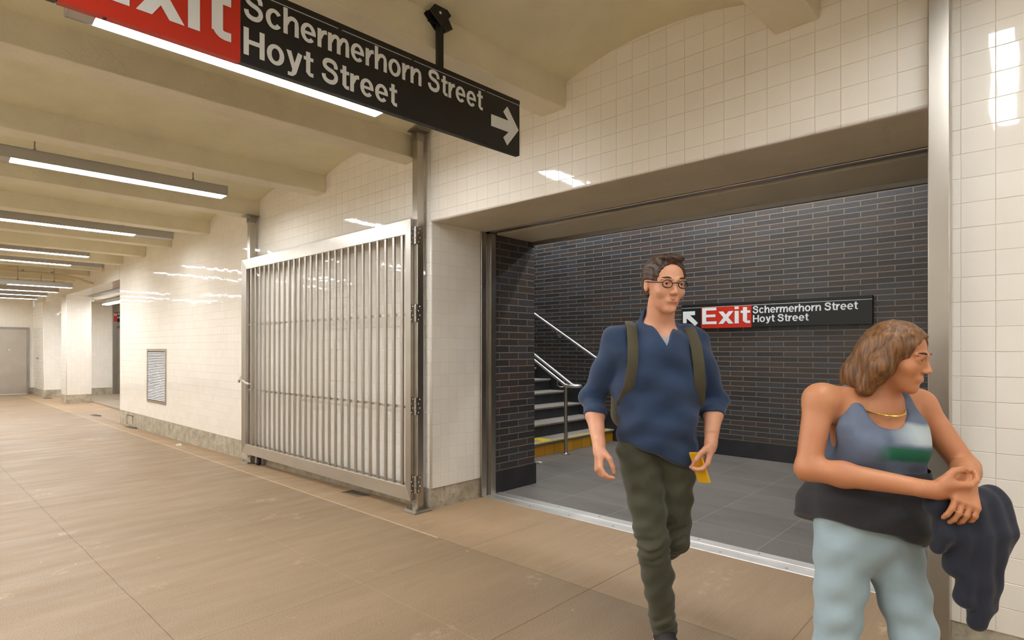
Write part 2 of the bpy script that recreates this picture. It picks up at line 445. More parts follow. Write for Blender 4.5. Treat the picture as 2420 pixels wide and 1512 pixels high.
# dark brick hall behind
def brick_block(name, x0, x1, y0, y1, z0, z1, mats=('brick_x', 'brick_y')):
    o = MB().box(x0, x1, y0, y1, z0, z1).build(name, M[mats[0]]); o.data.materials.append(M[mats[1]])
    for p in o.data.polygons:
        if abs(p.normal.x) > 0.7: p.material_index = 1
    return struct(o)
brick_block('wall_brick_pillar', -5.2, 0.0, 0.763, 1.344, 0.0, 4.3)
brick_block('wall_brick_side', 3.445, 4.6, 0.763, 1.344, 0.0, 4.3)
brick_block('wall_brick', -5.2, 4.6, 4.2, 4.5, 0.0, 4.3)
brick_block('wall_brick_end', 4.4, 4.6, 1.344, 4.2, 0.0, 4.3)
brick_block('wall_stair_end', -5.2, -5.0, 1.344, 4.2, 0.0, 4.3)
struct(MB().box(-5.2, 4.6, 0.6, 4.5, 4.25, 4.4).build('ceiling_stair_hall', M['soffit']))
o = MB().box(-0.6, 4.4, 4.178, 4.2, 0.0, 0.208).build('baseboard_brick', M['stone'], None, 0.003); struct(o)
o = MB().box(-4.8, 0.014, 0.766, 1.358, 0.0, 0.206).box(3.43, 4.4, 0.766, 1.358, 0, 0.206).build('baseboard_pillar', M['stone'], None, 0.004); struct(o)
# sloped skirting beside the stairs
sk = [(0.0, -0.5), (0.0, -4.9), (2.74, -4.9), (0.208, -0.575), (0.208, -0.5)]
o = MB().prism(sk, 'y', 4.172, 4.2).build('baseboard_stair', M['stone'], None, 0.003); struct(o)
# threshold
t = MB().box(0.0, 3.445, 0.613, 0.715, -0.02, 0.004).box(0.0, 3.445, 0.745, 0.842, -0.02, 0.004).box(0.0, 3.445, 0.715, 0.745, -0.02, -0.004)
o = t.build('trim_5', M['thresh'], None, 0.002); struct(o); o['label'] = 'metal threshold strips across the near opening'
k = 0.12
sc = MB()
while k < 3.4:
    sc.lathe([(0.009, 0), (0.008, 0.0015), (0.0, 0.002)], (k, 0.655, 0.004), n=10); sc.lathe([(0.009, 0), (0.008, 0.0015), (0.0, 0.002)], (k + 0.2, 0.80, 0.004), n=10); k += 0.42
sc.build('screw', M['steel_dark'], o)
# concrete base under the tiles
o = MB()
o.box(-9.494, -0.004, 0.004, 0.577, -0.2, 0.178)
struct(o.build('baseboard_back', M['base']))
struct(MB().box(3.449, 9.0, 0.004, 0.56, -0.1, 0.186).build('baseboard_pier', M['base']))
# jamb base runs to the shutter guide
# ---- far part of the hall: second opening, column, end wall
ZH = 2.715
wall_block('wall_far_header', -17.2, -9.5, 0.0, 0.42, ZH, ZT)
o = MB().box(-18.7, -9.5, 0.40, 5.0, ZH, ZT).build('trim_6', M['soffit']); struct(o)
o = MB().box(-17.1, -9.5, 0.46, 0.62, ZH - 0.004, ZH + 0.02).build('trim_7', M['steel_dark']); struct(o)
def pier(name, x0, x1, y0, y1, zb=0.19):
    wall_block(name, x0, x1, y0, y1, zb, ZH + 0.01, False, True, 0.012)
    o = MB().box(x0 + 0.004, x1 - 0.004, y0 + 0.004, y1, -0.1, zb).build('baseboard_' + name.split('_', 1)[1], M['base']); struct(o)
pier('wall_column', -15.0, -14.4, 0.0, 0.53)
pier('wall_far_pier', -18.76, -17.1, -0.06, 1.6)
wall_block('wall_far_pier_top', -18.76, -17.1, -0.06, 1.6, ZH, ZT)
wall_block('wall_far_frame', -18.76, -17.1, 3.2, 5.0, -0.05, ZH)
wall_block('wall_passage_end', -18.4, -9.0, 5.0, 5.2, -0.05, ZH)
wall_block('wall_passage_side', -9.5, -9.3, 0.578, 5.0, -0.05, ZH)
# stainless door surround in the passage, dark behind
o = MB().box(-17.12, -17.06, 1.6, 1.72, -0.03, 2.62).box(-17.12, -17.06, 3.1, 3.2, -0.03, 2.62).box(-17.118, -17.062, 1.72, 3.1, 2.05, 2.17).build('trim_8', M['steel_dark'], None, 0.004); struct(o)
o = MB().box(-18.3, -17.3, 1.6, 3.2, -0.03, ZH).build('door_2', M['steel_door']); struct(o); o['label'] = 'steel panel in the far passage doorway'
# end wall with a steel door
XE = -18.76
wall = wall_block('wall_end', XE - 0.2, XE, -6.6, 0.2, 0.19, ZT)
struct(MB().box(XE - 0.2, XE - 0.004, -6.6, -1.20, -0.05, 0.19).box(XE - 0.2, XE - 0.004, -0.14, 0.0, -0.05, 0.19).build('baseboard_end', M['base']))
d = struct(MB().box(XE - 0.18, XE + 0.012, -1.12, -0.20, 0.02, 1.95).build('door_1', M['steel_door'], None, 0.004)); d['label'] = 'dull steel service door in the tiled end wall'
MB().box(XE - 0.02, XE + 0.03, -1.20, -1.12, 0.0, 2.0).box(XE - 0.02, XE + 0.03, -0.20, -0.14, 0.0, 2.0).box(XE - 0.02, XE + 0.03, -1.12, -0.20, 1.94, 2.0).build('door_frame', M['steel_dark'], d, 0.004)
MB().box(XE, XE + 0.02, -1.12, -0.20, -0.005, 0.025).build('sill', M['thresh'], d)
MB().box(XE + 0.012, XE + 0.02, -0.65, -0.56, 1.28, 1.38).build('plate', M['steel'], d, 0.003)
MB().cyl((XE + 0.018, -0.605, 1.33), (XE + 0.026, -0.605, 1.33), 0.025).build('lock', M['sign_white'], d)
for z in (0.3, 1.0, 1.72): MB().cyl((XE + 0.03, -0.205, z - 0.06), (XE + 0.03, -0.205, z + 0.06), 0.014).build('hinge', M['steel'], d)
MB().box(XE + 0.012, XE + 0.06, -1.06, -0.98, 0.95, 0.99).build('handle', M['steel'], d, 0.006)
# closing walls out of the picture
wall_block('wall_front', -18.9, 9.0, -5.2, -5.0, -0.05, ZT)
wall_block('wall_right', 9.0, 9.2, -6.8, 0.6, -0.05, ZT)

# ---- vaulted ceiling between beams
BX = [9.2, 7.7, 6.15, 4.6, 3.011, 1.44, -0.13, -1.70, -3.30, -4.87, -6.46, -7.83, -9.26, -10.65, -11.93, -13.40, -14.8, -16.2, -17.6, -19.0]
BW, ZB, ZS = 0.235, 2.985, 3.165
prof = []
for i in range(len(BX) - 1):
    x1 = BX[i] - BW; x0 = BX[i + 1]
    for k in range(13):
        t = k / 12.0; prof.append((x1 + (x0 - x1) * t, ZS + 0.105 * (1 - (2 * t - 1) ** 2)))
b = MB()
for y in (0.3, -6.8):
    for x, z in prof: b.v.append((x + SK * y, y, z))
n = len(prof)
b.f = [(i, i + 1, n + i + 1, n + i) for i in range(n - 1)]
struct(b.build('ceiling', M['vault'], smooth=True))
for i, x in enumerate(BX[1:-1]):
    b = MB()
    for y in (0.0, -6.7):
        s = SK * y
        b.v += [(x - BW + 0.012 + s, y, ZB), (x - 0.012 + s, y, ZB), (x + s, y, ZS + 0.03), (x - BW + s, y, ZS + 0.03)]
    b.f = [(0, 4, 5, 1), (1, 5, 6, 2), (2, 6, 7, 3), (3, 7, 4, 0), (0, 1, 2, 3), (7, 6, 5, 4)]
    o = b.build('ceiling_beam', M['beam'], None, 0.006, 2); struct(o)
struct(MB().box(-19.2, 9.4, -6.9, 0.0, 3.42, 3.5).build('ceiling_slab', M['vault']))

# ------------------------------------------------------------------ lettering: a plain grotesque drawn stroke by stroke (capital height 1)
def stroke(path, w, w2=None):
    """thick polyline -> quads; w width, optional end width"""
    P = [Vector((p[0], p[1])) for p in path]; n = len(P); q = []
    for i, p in enumerate(P):
        t = (P[min(i + 1, n - 1)] - P[max(i - 1, 0)]); t = t.normalized(); u = Vector((-t.y, t.x))
        ww = w if w2 is None else w + (w2 - w) * i / (n - 1)
        q.append((p + u * ww / 2, p - u * ww / 2))
    return [((q[i][0]), (q[i][1]), (q[i + 1][1]), (q[i + 1][0])) for i in range(n - 1)]
def spline(pts, k=7):
    P = [Vector((p[0], p[1])) for p in pts]; P = [P[0] * 2 - P[1]] + P + [P[-1] * 2 - P[-2]]; out = []
    for i in range(1, len(P) - 2):
        for j in range(k):
            t = j / k; a, b, c, d = P[i - 1], P[i], P[i + 1], P[i + 2]
            out.append(0.5 * (2 * b + (c - a) * t + (2 * a - 5 * b + 4 * c - d) * t * t + (3 * b - a - 3 * c + d) * t ** 3))
    return out + [P[-2]]
def rect(x0, x1, y0, y1): return [((x0, y0), (x1, y0), (x1, y1), (x0, y1))]
def ring(cx, cy, ro, so, wx_, wy_, a0, a1, k=30):
    out = []
    for i in range(k):
        A = math.radians(a0 + (a1 - a0) * i / k); Bq = math.radians(a0 + (a1 - a0) * (i + 1) / k)
        f = lambda a, rx, ry: (cx + rx * math.cos(a), cy + ry * math.sin(a))
        out.append((f(A, ro, so), f(Bq, ro, so), f(Bq, ro - wx_, so - wy_), f(A, ro - wx_, so - wy_)))
    return out
XH, SW_, HW = 0.745, 0.185, 0.155
def arch(x0, x1):
    """shoulder from the stem ending at x0 to a right stem whose outer edge is x1"""
    xc = x1 - SW_ / 2; w = x1 - x0
    return stroke(spline([(x0 - 0.05, 0.40), (x0 + 0.02, 0.555), (x0 + w * 0.30, XH - 0.085), (x0 + w * 0.58, XH - 0.085), (xc - 0.018, 0.58), (xc, 0.45)]), 0.165) + rect(x1 - SW_, x1, 0, 0.47)
GL = {
 'H': (0.80, rect(0, .195, 0, 1) + rect(.605, .80, 0, 1) + rect(.19, .61, .42, .585)),
 'E': (0.69, rect(0, .195, 0, 1) + rect(.19, .68, .835, 1) + rect(.19, .64, .425, .585) + rect(.19, .69, 0, .165)),
 'x': (0.70, [((0, XH), (.225, XH), (.70, 0), (.475, 0)), ((.475, XH), (.70, XH), (.225, 0), (0, 0))]),
 'i': (SW_, rect(0, SW_, 0, XH) + rect(0, SW_, .845, 1)),
 't': (0.42, rect(.10, .10 + SW_, .14, .945) + rect(0, .42, XH - .14, XH) + stroke(spline([(.10 + SW_ / 2, .20), (.215, .125), (.29, .078), (.42, .075)]), .15) + rect(.10, .17, .12, .25)),
 'o': (0.70, ring(.35, XH / 2, .35, XH / 2 + .015, .19, .15, 0, 360, 40)),
 'c': (0.65, ring(.345, XH / 2, .345, XH / 2 + .015, .19, .15, 36, 324)),
 'e': (0.675, ring(.34, XH / 2, .34, XH / 2 + .015, .185, .145, 0, 318) + rect(.10, .68, .315, .435)),
 'n': (0.665, rect(0, SW_, 0, XH) + arch(SW_, .665)),
 'h': (0.665, rect(0, SW_, 0, 1) + arch(SW_, .665)),
 'm': (1.035, rect(0, SW_, 0, XH) + arch(SW_, .61) + arch(.61, 1.035)),
 'r': (0.44, rect(0, SW_, 0, XH) + stroke(spline([(SW_ - .05, .38), (SW_ + .02, .54), (SW_ + .11, .645), (.44, .67)]), .16)),
 'y': (0.68, [((0, XH), (.205, XH), (.435, .02), (.27, -.02))] + stroke([(.58, XH), (.345, .02), (.30, -.085)], .195) + stroke(spline([(.315, -.05), (.265, -.125), (.17, -.145), (.06, -.14)]), .14)),
 'S': (0.78, stroke(spline([(.655, .66), (.645, .775), (.57, .885), (.395, .93), (.225, .895), (.135, .785), (.155, .665), (.28, .58), (.50, .515), (.64, .41), (.66, .255), (.56, .115), (.385, .07), (.205, .115), (.115, .215), (.095, .335)]), .178)),
}
ADV = 0.085
def words_mesh(body, x0, x1, cap, z0, mat, parent, y=0.0, gap=0.40, name='lettering'):
    """letters standing in the x-z plane facing -y; each word is one piece of lettering"""
    words = []; x = 0.0
    for wd in body.split(' '):
        quads = []
        for ch_ in wd:
            w, qs = GL[ch_]
            quads += [[(p[0] + x, p[1]) for p in q] for q in qs]
            x += w + ADV * (0.6 if ch_ in 'yxrt' else 1.0)
        words.append(quads); x += gap - ADV
    tot = x - gap
    out = []
    for quads in words:
        mb = MB()
        for q in quads:
            pts = [(x0 + p[0] * (x1 - x0) / tot, y - 2e-5 * (len(mb.f) % 25), z0 + p[1] * cap) for p in q]
            a = sum(pts[i][0] * pts[(i + 1) % 4][2] - pts[(i + 1) % 4][0] * pts[i][2] for i in range(4))
            mb.add(pts, [(0, 1, 2, 3) if a > 0 else (3, 2, 1, 0)])
        out.append(mb.build(name, mat, parent))
    return out
def text_mesh(body, x0, x1, cap, z0, mat, parent, y=0.0, bold=0): return words_mesh(body, x0, x1, cap, z0, mat, parent, y)
def flat_poly(pts, y, name, mat, parent, th=0.0012):
    return MB().prism([(z, x) for x, z in pts], 'y', y, y + th).build(name, mat, parent)

# ------------------------------------------------------------------ hanging sign over the hall
sg = thing('overhead_sign', 'long black and red hanging sign with an arrow above the folded gate', 'sign', (1.4621, -0.504, 2.535), SKA)
L = -2.235
FR = -0.002
MB().box(L, 0.0, 0.0, 0.036, 0.0, 0.305).build('panel', M['sign_black'], sg, 0.002)
MB().box(L, 0.0, -0.003, 0.036, 0.3085, 0.334).build('header_strip', M['black'], sg, 0.002)
ln = MB()
for a, c in ((L, -1.2), (-1.185, -0.79), (-0.78, -0.28), (-0.27, 0.0)): ln.box(a + 0.002, c - 0.003, 0.002, 0.02, 0.305, 0.3085)
ln.build('white_line', M['sign_white'], sg)
MB().box(L, -1.641, -0.0015, 0.0, 0.001, 0.3045).build('red_panel', M['sign_red'], sg)
MB().box(L, -1.641, -0.0012, 0.0362, -0.0006, 0.001).build('red_edge', M['sign_red'], sg)
text_mesh('Exit', -2.187, -1.686, 0.232, 0.063, M['sign_white'], sg, -0.0035, 0.030)
text_mesh('Schermerhorn Street', -1.628, -0.309, 0.112, 0.186, M['sign_white'], sg, -0.0025, 0.022)
text_mesh('Hoyt Street', -1.629, -0.888, 0.113, 0.036, M['sign_white'], sg, -0.0025, 0.022)
AR = [(0, 0.034), (0.142, 0.034), (0.098, 0.076), (0.131, 0.116), (0.228, 0), (0.131, -0.116), (0.098, -0.076), (0.142, -0.034), (0, -0.034)]
flat_poly([(-0.239 + x, 0.152 + z) for x, z in AR][::-1], -0.0025, 'arrow', M['sign_white'], sg)
for x in (-0.13, -0.42, -0.62, -0.83, -1.05, -2.10): MB().lathe([(0.006, 0), (0.005, 0.004), (0.0, 0.005)], (x, 0.018, -0.0005), (0, 0, -1), 8).build('screw', M['black'], sg)
MB().box(L - 0.045, L - 0.001, -0.002, 0.036, -0.001, 0.334).build('end_cap', M['black'], sg, 0.006)
for hx in (-0.60, -1.95):
    hr = MB().box(hx - 0.019, hx + 0.019, 0.006, 0.030, 0.33, 0.56).build('hanger_rod', M['black'], sg, 0.002)
    br = MB()
    R45 = Matrix.Translation((hx, 0.018, 0.600)) @ Matrix.Rotation(math.radians(45), 4, 'Y')
    br2 = MB().box(-0.05, 0.05, -0.032, -0.024, -0.045, 0.06).box(-0.05, 0.05, 0.024, 0.032, -0.045, 0.06).box(-0.05, 0.05, -0.032, 0.032, 0.05, 0.06)
    br2.xf(Matrix.Translation((hx - 0.02, 0.018, 0.610)) @ Matrix.Rotation(math.radians(38), 4, 'Y'))
    br.add(br2.v, br2.f)
    br3 = MB().box(-0.03, 0.03, -0.02, 0.02, -0.06, 0.05)
    br3.xf(Matrix.Translation((hx + 0.02, 0.02, 0.600)) @ Matrix.Rotation(math.radians(-35), 4, 'Y'))
    br.add(br3.v, br3.f)
    br.box(hx - 0.06, hx + 0.06, 0.030, 0.062, 0.575, 0.665)
    br.build('clamp', M['black'], sg, 0.003)
    MB().cyl((hx - 0.02, -0.016, 0.612), (hx - 0.02, -0.012, 0.612), 0.007).build('bolt', M['sign_white'], sg)

# ------------------------------------------------------------------ sign on the brick wall
ws = thing('wall_sign', 'black and red exit sign with street names on the dark brick wall', 'sign', (0.0, 4.165, 0.0))
MB().box(0.195, 2.42, 0.0, 0.035, 1.630, 1.899).build('panel', M['sign_black'], ws, 0.002)
MB().box(0.195, 2.42, -0.002, 0.035, 1.905, 1.948).build('header_strip', M['sign_black'], ws, 0.002)
MB().box(0.197, 2.418, 0.0, 0.03, 1.899, 1.905).build('white_line', M['sign_white'], ws)
MB().box(0.473, 1.123, -0.0025, 0.0, 1.628, 1.899).build('red_panel', M['sign_red'], ws)
text_mesh('Exit', 0.486, 1.098, 0.212, 1.680, M['sign_white'], ws, -0.0045, 0.030)
text_mesh('Schermerhorn Street', 1.138, 2.278, 0.090, 1.797, M['sign_white'], ws, -0.0035, 0.024)
text_mesh('Hoyt Street', 1.141, 1.775, 0.088, 1.700 - 0.012, M['sign_white'], ws, -0.0035, 0.024)
c45 = math.cos(PI * 0.75); s45 = math.sin(PI * 0.75)
AW = [(0, 0.026), (0.130, 0.026), (0.092, 0.062), (0.092, 0.062), (0.0, 0.0)]
# up-left arrow: a corner with a thick diagonal shaft
UL = [(0.215, 1.858), (0.215, 1.703), (0.258, 1.703 + 0.0), (0.2755, 1.748), (0.385, 1.668), (0.425, 1.705), (0.325, 1.800), (0.385, 1.818), (0.385, 1.858)]
UL = [(0.215, 1.858), (0.215, 1.703), (0.268, 1.703), (0.268, 1.766), (0.388, 1.664), (0.427, 1.700), (0.318, 1.806), (0.386, 1.806), (0.386, 1.858)]
flat_poly(UL, -0.0035, 'arrow', M['sign_white'], ws)

# sign in the far passage
fs = thing('passage_sign', 'small red and black exit sign in the far passage doorway past the tiled column', 'sign', (-17.05, 1.62, 2.19), PI / 2)
MB().box(0.0, 0.9, 0.0, 0.03, 0.0, 0.285).build('panel', M['sign_black'], fs)
MB().box(0.0, 0.09, -0.003, 0.0, 0.0, 0.28).build('red_panel', M['sign_red'], fs)
text_mesh('Exit', 0.006, 0.085, 0.085, 0.17, M['sign_white'], fs, -0.005, 0.02)
text_mesh('Schermerhorn Street', 0.10, 0.85, 0.07, 0.20, M['sign_white'], fs, -0.005, 0.02)
text_mesh('Hoyt Street', 0.10, 0.6, 0.07, 0.09, M['sign_white'], fs, -0.005, 0.02)

# ------------------------------------------------------------------ light fixtures
def fixture(xw, y1, y0, ly0, ly1, zb, label, group, stems, stop=3.23, W=0.185):
    """tube light hung between two beams; +x face at xw on the wall line, from y0 to y1, lit lens from ly0 to ly1"""
    yr = y1
    t = thing('ceiling_light', label, 'light', (xw, yr, zb), SKA, group)
    H = 0.098
    a, c = y0 - yr, 0.0
    h = MB()
    # shell: top, sides, ends and two lower lips round the lens, blank cover over the dark end
    h.box(a, c, 0, W, H - 0.006, H); h.box(a, c, 0, 0.006, 0, H); h.box(a, c, W - 0.006, W, 0, H)
    h.box(a, a + 0.006, 0, W, 0, H); h.box(c - 0.006, c, 0, W, 0, H)
    h.build('housing', M['housing'], t)
    for s0, s1 in ((a + 0.006, ly0 - yr), (ly1 - yr, c - 0.006)):
        if s1 - s0 > 0.02: MB().box(s0, s1, 0.006, W - 0.006, 0.002, 0.010).build('cover_plate', M['housing'], t)
    MB().box(ly0 - yr, ly1 - yr, 0.006, W - 0.006, 0.010, 0.016).build('lens', M['lens'], t)
    for sx in stems:
        x = sx - yr
        s = MB().cyl((x, W / 2, H), (x, W / 2, stop - zb), 0.006, 8)
        s.lathe([(0.030, 0), (0.026, 0.012), (0.014, 0.020), (0.010, 0.034), (0.006, 0.04)], (x, W / 2, H), n=12)
        s.build('stem', M['steel_dark'], t)
    return t
G1 = 'tube lights under the hall vault'
UP = 2.94
fixture(0.635, -0.86, -2.56, -2.45, -0.87, UP, 'bright tube light hung just behind the hanging exit sign', G1, (-1.1, -2.3))
fixture(-2.40, -0.72, -2.52, -2.42, -0.74, UP, 'nearest complete tube light in its bay past the hanging sign', G1, (-1.02, -2.26))
fixture(-5.42, -0.30, -2.6, -2.5, -0.76, UP, 'second tube light with a blank grey end, above the tiled wall past the gate', G1, (-0.9, -2.2))
fixture(-8.25, -0.73, -2.5, -2.4, -0.74, UP, 'tube light without a blank end, third from the hanging sign', G1, (-0.95, -2.2))
fixture(-9.72, -0.22, -2.6, -2.5, -0.72, UP, 'tube light with a blank grey end just before the painted conduit', G1, (-0.9, -2.2))
LOW = 2.645
G2 = 'lowered tube lights by the end wall'
for x, lb, yl in ((-11.30, 'lowered tube light on two long thin stems beneath the painted conduit', -1.58), (-12.75, 'second of the lowered tube lights counting from the conduit', -2.0), (-14.1, 'third of the lowered tube lights counting from the conduit', -2.0), (-15.45, 'last lowered tube light, closest to the steel door wall', -2.0)):
    fixture(x, -0.42, yl, yl + 0.12, -0.43, LOW, lb, G2, (-0.72, yl + 0.28), 3.2)
tq = fixture(-17.9, -0.95, -2.5, -2.4, -1.35, 2.80, 'grey blank end of a tube light seen above the steel door', G2, (-1.2, -2.2), 3.2)
# unseen lights; all but the pier-side one are added to brighten the hall
G3 = 'tube lights on the camera side of the hall'
fixture(6.85, -0.62, -2.40, -2.30, -0.64, UP, 'added fill tube light far along the pier wall, outside the picture', G3, (-0.9, -2.1))
fixture(3.72, -0.62, -2.40, -2.30, -0.64, UP, 'tube light above the pier side of the opening, outside the picture', G3, (-0.9, -2.1), W=0.11)
for x in (6.85, 5.3, 2.12, 0.585, -0.98, -2.40, -5.42, -8.25, -9.72, -14.1, -17.0):  # added second row, unseen, gives the hall more light
    fixture(x, -3.2, -4.8, -4.7, -3.22, UP, 'added fill tube light in a second row of the hall, outside the picture', G3, (-3.5, -4.5))
# far passage light and the added stair hall lights
def plain_fixture(x0, x1, y0, y1, z, mat, label, cat, group=None, top=None):
    t = thing('passage_or_fill_light', label, cat, (x0, y0, z), 0, group)
    MB().box(0, x1 - x0, 0, y1 - y0, 0.02, 0.12).build('housing', M['housing'], t, 0.004)
    MB().box(0.02, x1 - x0 - 0.02, 0.015, y1 - y0 - 0.015, 0.0, 0.022).build('lens', M[mat], t)
    if top: 
        for f in (0.2, 0.8): MB().cyl(((x1 - x0) * f, (y1 - y0) / 2, 0.12), ((x1 - x0) * f, (y1 - y0) / 2, top - z), 0.008, 8).build('stem', M['steel_dark'], t)
    return t
plain_fixture(-15.6, -12.6, 1.0, 1.18, 2.585, 'lens', 'lit tube light on the ceiling of the far passage behind the column', 'light', None, 2.72)
G4 = 'added stair hall lights above the soffit'  # added unseen lamps: cool pair stands in for daylight, middle one fills
plain_fixture(-3.2, -0.4, 3.55, 3.75, 3.95, 'lens_cool', 'added cool tube light above the stairs, outside the picture', 'light', G4, 4.248)
plain_fixture(0.0, 2.8, 3.55, 3.75, 3.95, 'lens_cool', 'added cool tube light above the brick wall, outside the picture', 'light', G4, 4.248)
plain_fixture(-0.6, 2.6, 2.3, 2.5, 4.05, 'lens_mid', 'added fill tube light in the middle of the stair hall, outside the picture', 'light', G4, 4.248)

# ------------------------------------------------------------------ stainless gate and its posts
G0, G1x, GZ0, GZ1 = -3.455, -0.080, 0.086, 2.447
GY0, GY1 = -0.150, -0.119
RW = 0.125; SW = 0.072
gt = thing('security_gate', 'stainless steel barred gate folded back flat along the tiled wall', 'gate', (0, 0, 0))
MB().prism([(GZ1 - 0.0, G0), (GZ1, G1x), (GZ1 - RW, G1x - SW), (GZ1 - RW, G0 + SW * 2)], 'y', GY0, GY1).build('top_rail', M['steel_h'], gt, 0.003)
MB().prism([(GZ0 + RW * 0.95, G0 + SW * 1.6), (GZ0 + RW * 0.95, G1x - SW), (GZ0 , G1x), (GZ0, G0)], 'y', GY0, GY1).build('bottom_rail', M['steel_h'], gt, 0.003)
MB().prism([(GZ0, G1x - 0.001), (GZ0 + RW * 0.95, G1x - SW), (GZ1 - RW, G1x - SW), (GZ1, G1x - 0.001), (GZ1, G1x), (GZ0, G1x)][::-1], 'y', GY0, GY1).build('stile', M['steel'], gt, 0.002)
MB().prism([(GZ0, G0), (GZ0, G0 + 0.001), (GZ0 + RW * 0.95, G0 + SW * 1.6), (GZ1 - RW, G0 + SW * 2), (GZ1, G0 + 0.001), (GZ1, G0)][::-1], 'y', GY0, GY1).build('stile', M['steel'], gt, 0.002)
k = 0
bars = []
while True:
    x = -0.215 - 0.1195 * k
    if x < G0 + 0.20: break
    ob = MB().box(x - 0.0145, x + 0.0145, -0.143, -0.125, GZ0 + RW - 0.01, GZ1 - RW + 0.005).build('bar', M['steel'], gt, 0.003) if k == 0 else None
    if k == 0: proto = ob; px0 = x
    else:
        ob = proto.copy(); COL.objects.link(ob); ob.parent = gt; ob.location = (x - px0, 0, 0)
    k += 1
for z in (1.652, 0.866):
    MB().box(G0 + 0.09, G1x - SW, -0.1245, -0.119, z - 0.011, z + 0.011).build('cross_bar', M['steel_h'], gt)
for z in (2.305, 1.657, 0.882, 0.231):
    h = MB().box(-0.0798, -0.0768, -0.151, -0.118, z - 0.075, z + 0.075).build('hinge', M['steel_dark'], gt)
    MB().box(-0.0768, -0.052, -0.1225, -0.119, z - 0.075, z + 0.075).box(-0.0296, -0.0266, -0.119, -0.084, z - 0.075, z + 0.075).build('leaf', M['steel_dark'], h)
    for q in range(3): MB().cyl((-0.040, -0.129, z - 0.072 + q * 0.049), (-0.040, -0.129, z - 0.026 + q * 0.049), 0.0115, 12).build('knuckle', M['steel'], h, smooth=True)
    for q in range(4):
        zz = z - 0.055 + q * 0.037
        MB().lathe([(0.006, 0), (0.004, 0.003), (0, 0.004)], (-0.0768, -0.143 + 0.014 * (q % 2), zz), (1, 0, 0), 8).build('screw', M['thresh'], h)
        MB().lathe([(0.006, 0), (0.004, 0.003), (0, 0.004)], (-0.0266, -0.108 + 0.014 * (q % 2), zz), (1, 0, 0), 8).build('screw', M['thresh'], h)
# caster
ca = MB().box(-3.20, -3.12, -0.115, -0.03, 0.06, 0.072).box(-3.20, -3.195, -0.105, -0.045, -0.03, 0.065).box(-3.125, -3.12, -0.105, -0.045, -0.03, 0.065)
zc = zf(-3.16) * 0.8 + 0.052
ca = MB().box(-3.21, -3.09, -0.112, -0.04, 0.078, 0.086).box(-3.175, -3.125, -0.104, -0.099, zc - 0.01, 0.08).box(-3.175, -3.125, -0.056, -0.051, zc - 0.01, 0.08).build('caster', M['steel_dark'], gt)
MB().lathe([(0.020, -0.018), (0.046, -0.018), (0.054, -0.010), (0.054, 0.010), (0.046, 0.018), (0.020, 0.018)], (-3.15, -0.0775, zc), (0, 1, 0), 24).build('wheel', M['rubber'], ca, smooth=True)
MB().cyl((-3.15, -0.108, zc), (-3.15, -0.047, zc), 0.026, 16).build('hub', M['steel'], ca)

def post(name, label, x0, x1, y0, y1, zb, zt, plate=True):
    t = thing(name, label, 'post', ((x0 + x1) / 2, (y0 + y1) / 2, zb))
    hx, hy = (x1 - x0) / 2, (y1 - y0) / 2
    MB().box(-hx, hx, -hy, hy, 0.012, zt - zb - 0.01).build('tube', M['steel'], t, 0.004)
    if plate:
        bp = MB().box(-hx - 0.04, hx + 0.055, -hy - 0.07, hy + 0.05, 0.0, 0.014).box(-hx - 0.032, hx + 0.048, -hy - 0.055, hy + 0.045, 0.014, 0.024).build('base_plate', M['steel'], t, 0.002)
        s = MB()
        for ax in (-hx - 0.022, hx + 0.036): s.lathe([(0.010, 0), (0.010, 0.008), (0.004, 0.010), (0.004, 0.02), (0, 0.02)], (ax, -hy - 0.04, 0.024), n=6)
        s.build('anchor_bolt', M['steel_dark'], bp)
        tp = MB().box(-hx - 0.05, hx + 0.05, -hy - 0.05, hy + 0.03, zt - zb - 0.012, zt - zb).box(-hx - 0.006, hx + 0.006, -hy - 0.006, hy + 0.006, zt - zb - 0.085, zt - zb - 0.012).build('top_bracket', M['steel_dark'], t, 0.002)
        MB().cyl((0, -hy - 0.006, zt - zb - 0.05), (0, -hy - 0.016, zt - zb - 0.05), 0.012, 8).build('bolt', M['steel_dark'], t)
        MB().cyl((0, -hy, 0.085), (0, -hy - 0.008, 0.085), 0.012, 8).build('bolt', M['steel_dark'], t)
    return t
post('gate_post', 'square steel post carrying the gate hinges beside the tiled corner', -0.102, -0.030, -0.1165, -0.052, 0.0, 3.185)
post('gate_post', 'square steel post behind the free end of the gate', -3.385, -3.305, -0.108, -0.042, zf(-3.35) * 0.75, 2.985)
post('gate_post', 'tall square steel post in front of the tiled pier, partly hidden by the woman', 3.455, 3.531, -0.150, -0.080, 0.0, 3.17, False)
# chain
ch = MB()
P = []
cp = [(-3.475, -0.120, 1.03), (-3.478, -0.150, 1.01), (-3.463, -0.166, 0.985), (-3.42, -0.164, 0.978), (-3.36, -0.162, 0.965), (-3.305, -0.162, 0.950), (-3.278, -0.146, 0.940), (-3.268, -0.120, 0.934)]
for a_, b_ in zip(cp[:-1], cp[1:]):
    n_ = max(1, round((Vector(b_) - Vector(a_)).length / 0.021))
    for q in range(n_): P.append(Vector(a_).lerp(Vector(b_), q / n_))
P.append(Vector(cp[-1]))
for i in range(len(P) - 1):
    c = (P[i] + P[i + 1]) / 2; d = (P[i + 1] - P[i]); u = d.normalized(); w = Vector((0, 0, 1)) if i % 2 else Vector((0, 1, 0))
    w = (w - u * w.dot(u)).normalized()
    ring = [c + u * math.cos(a) * d.length * 0.85 + w * math.sin(a) * 0.011 for a in [2 * PI * q / 10 for q in range(11)]]
    ch.tube(ring, 0.0035, 6)
t = thing('chain', 'short steel chain looped round the free end of the gate', 'chain', (0, 0, 0))
ch.build('links', M['thresh'], t, smooth=True)
